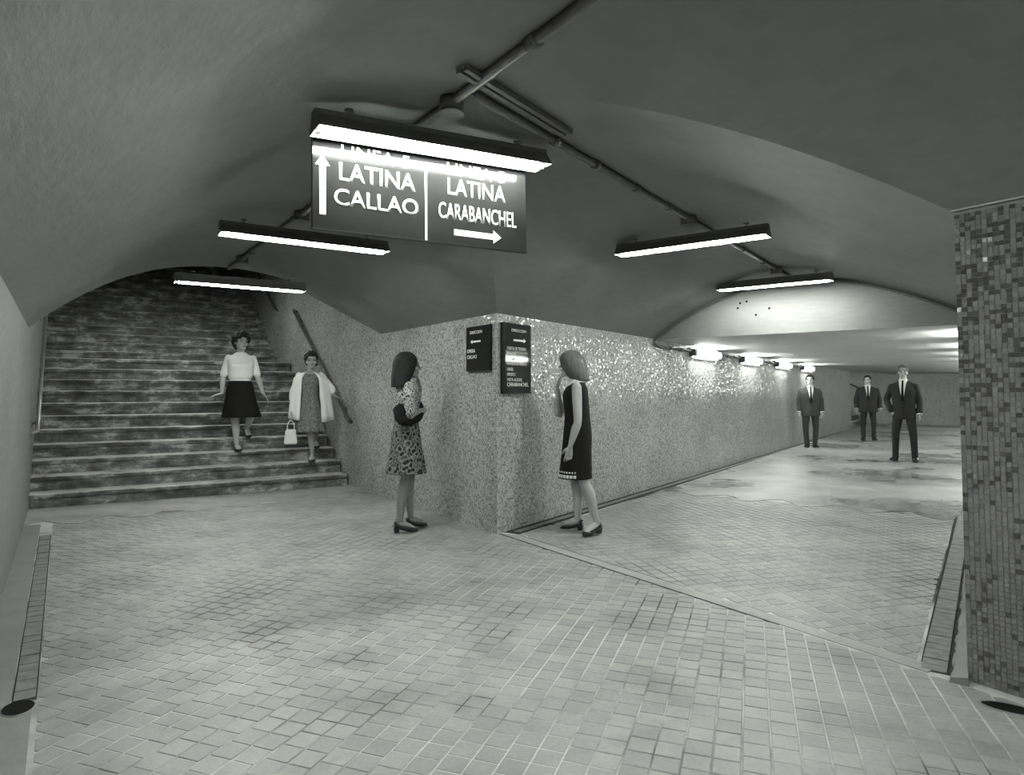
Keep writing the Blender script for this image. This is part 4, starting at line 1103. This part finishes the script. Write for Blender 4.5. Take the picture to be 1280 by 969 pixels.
# --- three men in suits
def man(label, loc, f, H, suit, hairm, hairline, feet=.10, pocket=False, wide=1.0, yaw=0, hands=(0, 0), seed=1, belly=0.0):
    k = H / 1.75
    p = Person(label, loc, f); b = p.b
    def V(x, y, z): return Vector((x * k, y * k, z * k))
    p.head(V(0, -.02, 1.515), .232 * k, yaw=yaw, nr=.056, neck=V(0, .012, 1.47))
    b.rings([(.80 * k, 0, 0, .14, .10), (1.05 * k, 0, 0, .13, .09), (1.3 * k, 0, 0, .15, .10), (1.42 * k, 0, 0, .12, .07), (1.47 * k, 0, .01, .06, .05)])
    aa = []
    for s in (-1, 1):
        sh = V(s * .182 * wide, .012, 1.362)
        if pocket and s < 0: el, wr = V(s * .285 * wide, .055, 1.12), V(s * .195 * wide, -.055, .905)
        else: el, wr = V(s * .245 * wide, .03, 1.12), V(s * .250 * wide, -.035, .865)
        aa.append((s, sh, el, wr))
        arm_mb(b, sh, el, wr, .95)
        if pocket and s < 0: hand_mb(b, wr, (.35, .1, -.9), (.5, .5, 0), (0, -1, 0), .3, .85)
        else: hand_mb(b, wr, (0, -.06, -1), (-s, .1, 0), (0, -1, 0), .9, 1.0)
    legs = []
    for s in (-1, 1):
        hip, kn, an, toe = V(s * .09, 0, .90), V(s * (.085 + feet * .35), -.015, .49), V(s * feet, .02, .095), V(s * (feet + .045), -.155, .026)
        legs.append((s, hip, kn, an, toe)); leg_mb(b, hip, kn, an, .98)
    p.body('skin_tan' if seed == 3 else 'skin')
    m = MB(); m.rings([(.80 * k, 0, .005, .155, .115), (.90 * k, 0, .005, .165, .12), (1.0 * k, 0, 0, .155, .11), (1.06 * k, 0, 0, .15, .105)], seg=28)
    for s, hip, kn, an, toe in legs:
        m.tube([hip, hip.lerp(kn, .5), kn, kn.lerp(an, .5), an + Vector((0, -.006, -.02)), an + Vector((0, -.012, -.042))], [(.090, .100), (.080, .088), (.066, .072), (.058, .066), (.054, .066), (.054, .068)], ref=(1, 0, 0), seg=18, sub=3)
    p.part('trousers', m, suit, .008, 3)
    m = MB(); w_ = wide
    m.rings([(.765 * k, 0, .0, .190 * w_, .138 + belly), (.80 * k, 0, 0, .192 * w_, .138 + belly), (.92 * k, 0, 0, .190 * w_, .138 + belly), (1.06 * k, 0, 0, .182 * w_, .130 + belly), (1.2 * k, 0, -.002, .192 * w_, .134 + belly * .6), (1.32 * k, 0, -.002, .198 * w_, .126), (1.40 * k, 0, .006, .150 * w_, .100), (1.455 * k, 0, .012, .105, .080), (1.482 * k, 0, .014, .070, .070)], seg=36)
    m.tube([V(-.172 * w_, .012, 1.372), V(-.09 * w_, .012, 1.408), V(0, .012, 1.42), V(.09 * w_, .012, 1.408), V(.172 * w_, .012, 1.372)], [(.050, .060)] * 5, ref=(0, 0, 1), seg=14)
    for s, sh, el, wr in aa:
        m.tube([sh, sh.lerp(el, .5), el, el.lerp(wr, .5), el.lerp(wr, .94)], [(.064, .070), (.057, .062), (.052, .055), (.047, .050), (.043, .047)], ref=(0, 1, 0), seg=16, sub=3)
    jk = p.part('jacket', m, suit, .008, 3)
    bv = BVHTree.FromPolygons([v.co for v in jk.data.vertices], [tuple(q.vertices) for q in jk.data.polygons])
    def fy(x, z):
        h = bv.ray_cast(Vector((x, -1, z)), Vector((0, 1, 0)))[0]
        return h.y if h else -.08
    def patch(name, z0, z1, xl, xr, off, mat, nz=14, nx=7):
        m = MB(); rows = []
        for i in range(nz):
            u = i / (nz - 1); z = (z0 + (z1 - z0) * u) * k
            rows.append([Vector((x, fy(x, z) - off, z)) for x in [xl(u) + (xr(u) - xl(u)) * j / (nx - 1) for j in range(nx)]])
        m.grid(rows); return p.part(name, m, mat, solid=.003)
    vt = lambda u: .006 + .062 * u ** .85
    patch('shirt', 1.12, 1.475, lambda u: -vt(u), vt, .004, 'white_cloth')
    patch('tie', 1.11, 1.47, lambda u: -.024 + .010 * u, lambda u: .024 - .010 * u, .009, 'black_cloth', nx=4)
    m = MB(); m.ball((0, fy(0, 1.465 * k) - .012, 1.468 * k), (.017, .010, .014)); p.part('tie_knot', m, 'black_cloth')
    for s in (-1, 1):
        patch('lapel', 1.10, 1.46, (lambda u: -vt(u) - .010 - .05 * math.sin(PI * min(1, u * 1.1 + .02)) ** .8) if s < 0 else (lambda u: vt(u) - .002),
              (lambda u: -vt(u) + .002) if s < 0 else (lambda u: vt(u) + .010 + .05 * math.sin(PI * min(1, u * 1.1 + .02)) ** .8), .007, suit, nx=5)
    m = MB(); z = 1.06 * k; m.tube([(.0, fy(0, z) - .006, z), (.0, fy(0, z) + .002, z)], [.011, .011], seg=10, cap='flat'); p.part('button', m, 'black_leather')
    patch('front_edge', .775, 1.10, lambda u: .006, lambda u: .012, .004, 'black_cloth', nx=2)
    m = MB(); m.rings([(1.468 * k, 0, .010, .068, .068), (1.50 * k, 0, .006, .062, .062), (1.512 * k, 0, .004, .060, .060)], seg=24, sub=2, cap=False); p.part('shirt_collar', m, 'white_cloth', solid=.004)
    for s, sh, el, wr in aa:
        if pocket and s < 0: continue
        m = MB(); d_ = (wr - el).normalized(); m.tube([wr - d_ * .022, wr + d_ * .010], [(.040, .043)] * 2, ref=(0, 1, 0), seg=14, cap='flat'); p.part('shirt_cuff', m, 'white_cloth')
    p.hair_cap('hair', hairm, hairline, grow=.009, top=.012, bumps=10, seed=seed)
    for s, hip, kn, an, toe in legs: shoe(p, an, toe, .0, style='oxford')
    p.face('lip' if seed != 3 else 'lip')
    return p
def toward(p): d = Vector((-p.x, -p.y)).normalized(); return face_dir(d.x, d.y)
pm = Vector((7.231, 12.13, .0075)); man('tall man in a near-black suit, hand in pocket, nearest of the three men', pm, toward(pm) - .12, 1.755, 'suit_dark', 'hair_grey', lambda x, y, z: z > (.84 if y < -.05 else (.58 if y < .015 else .22)), feet=.155, pocket=True, yaw=.15, seed=3)
pm = Vector((9.368, 17.295, .0075)); man('stout man in a dark suit farthest back, between the other two men', pm, toward(pm) + .05, 1.69, 'suit', 'hair_dark', lambda x, y, z: z > (.86 if y < -.05 else (.60 if y < .015 else .22)), feet=.125, wide=1.16, yaw=-.3, seed=5, belly=.02)
pm = Vector((6.845, 15.079, .0075)); man('man in a dark grey suit nearest the left mosaic wall of the passage', pm, toward(pm) + .12, 1.65, 'suit_mid', 'hair_black', lambda x, y, z: z > (.84 if y < -.05 else (.58 if y < .015 else .22)), feet=.085, wide=1.04, yaw=-.22, seed=7)
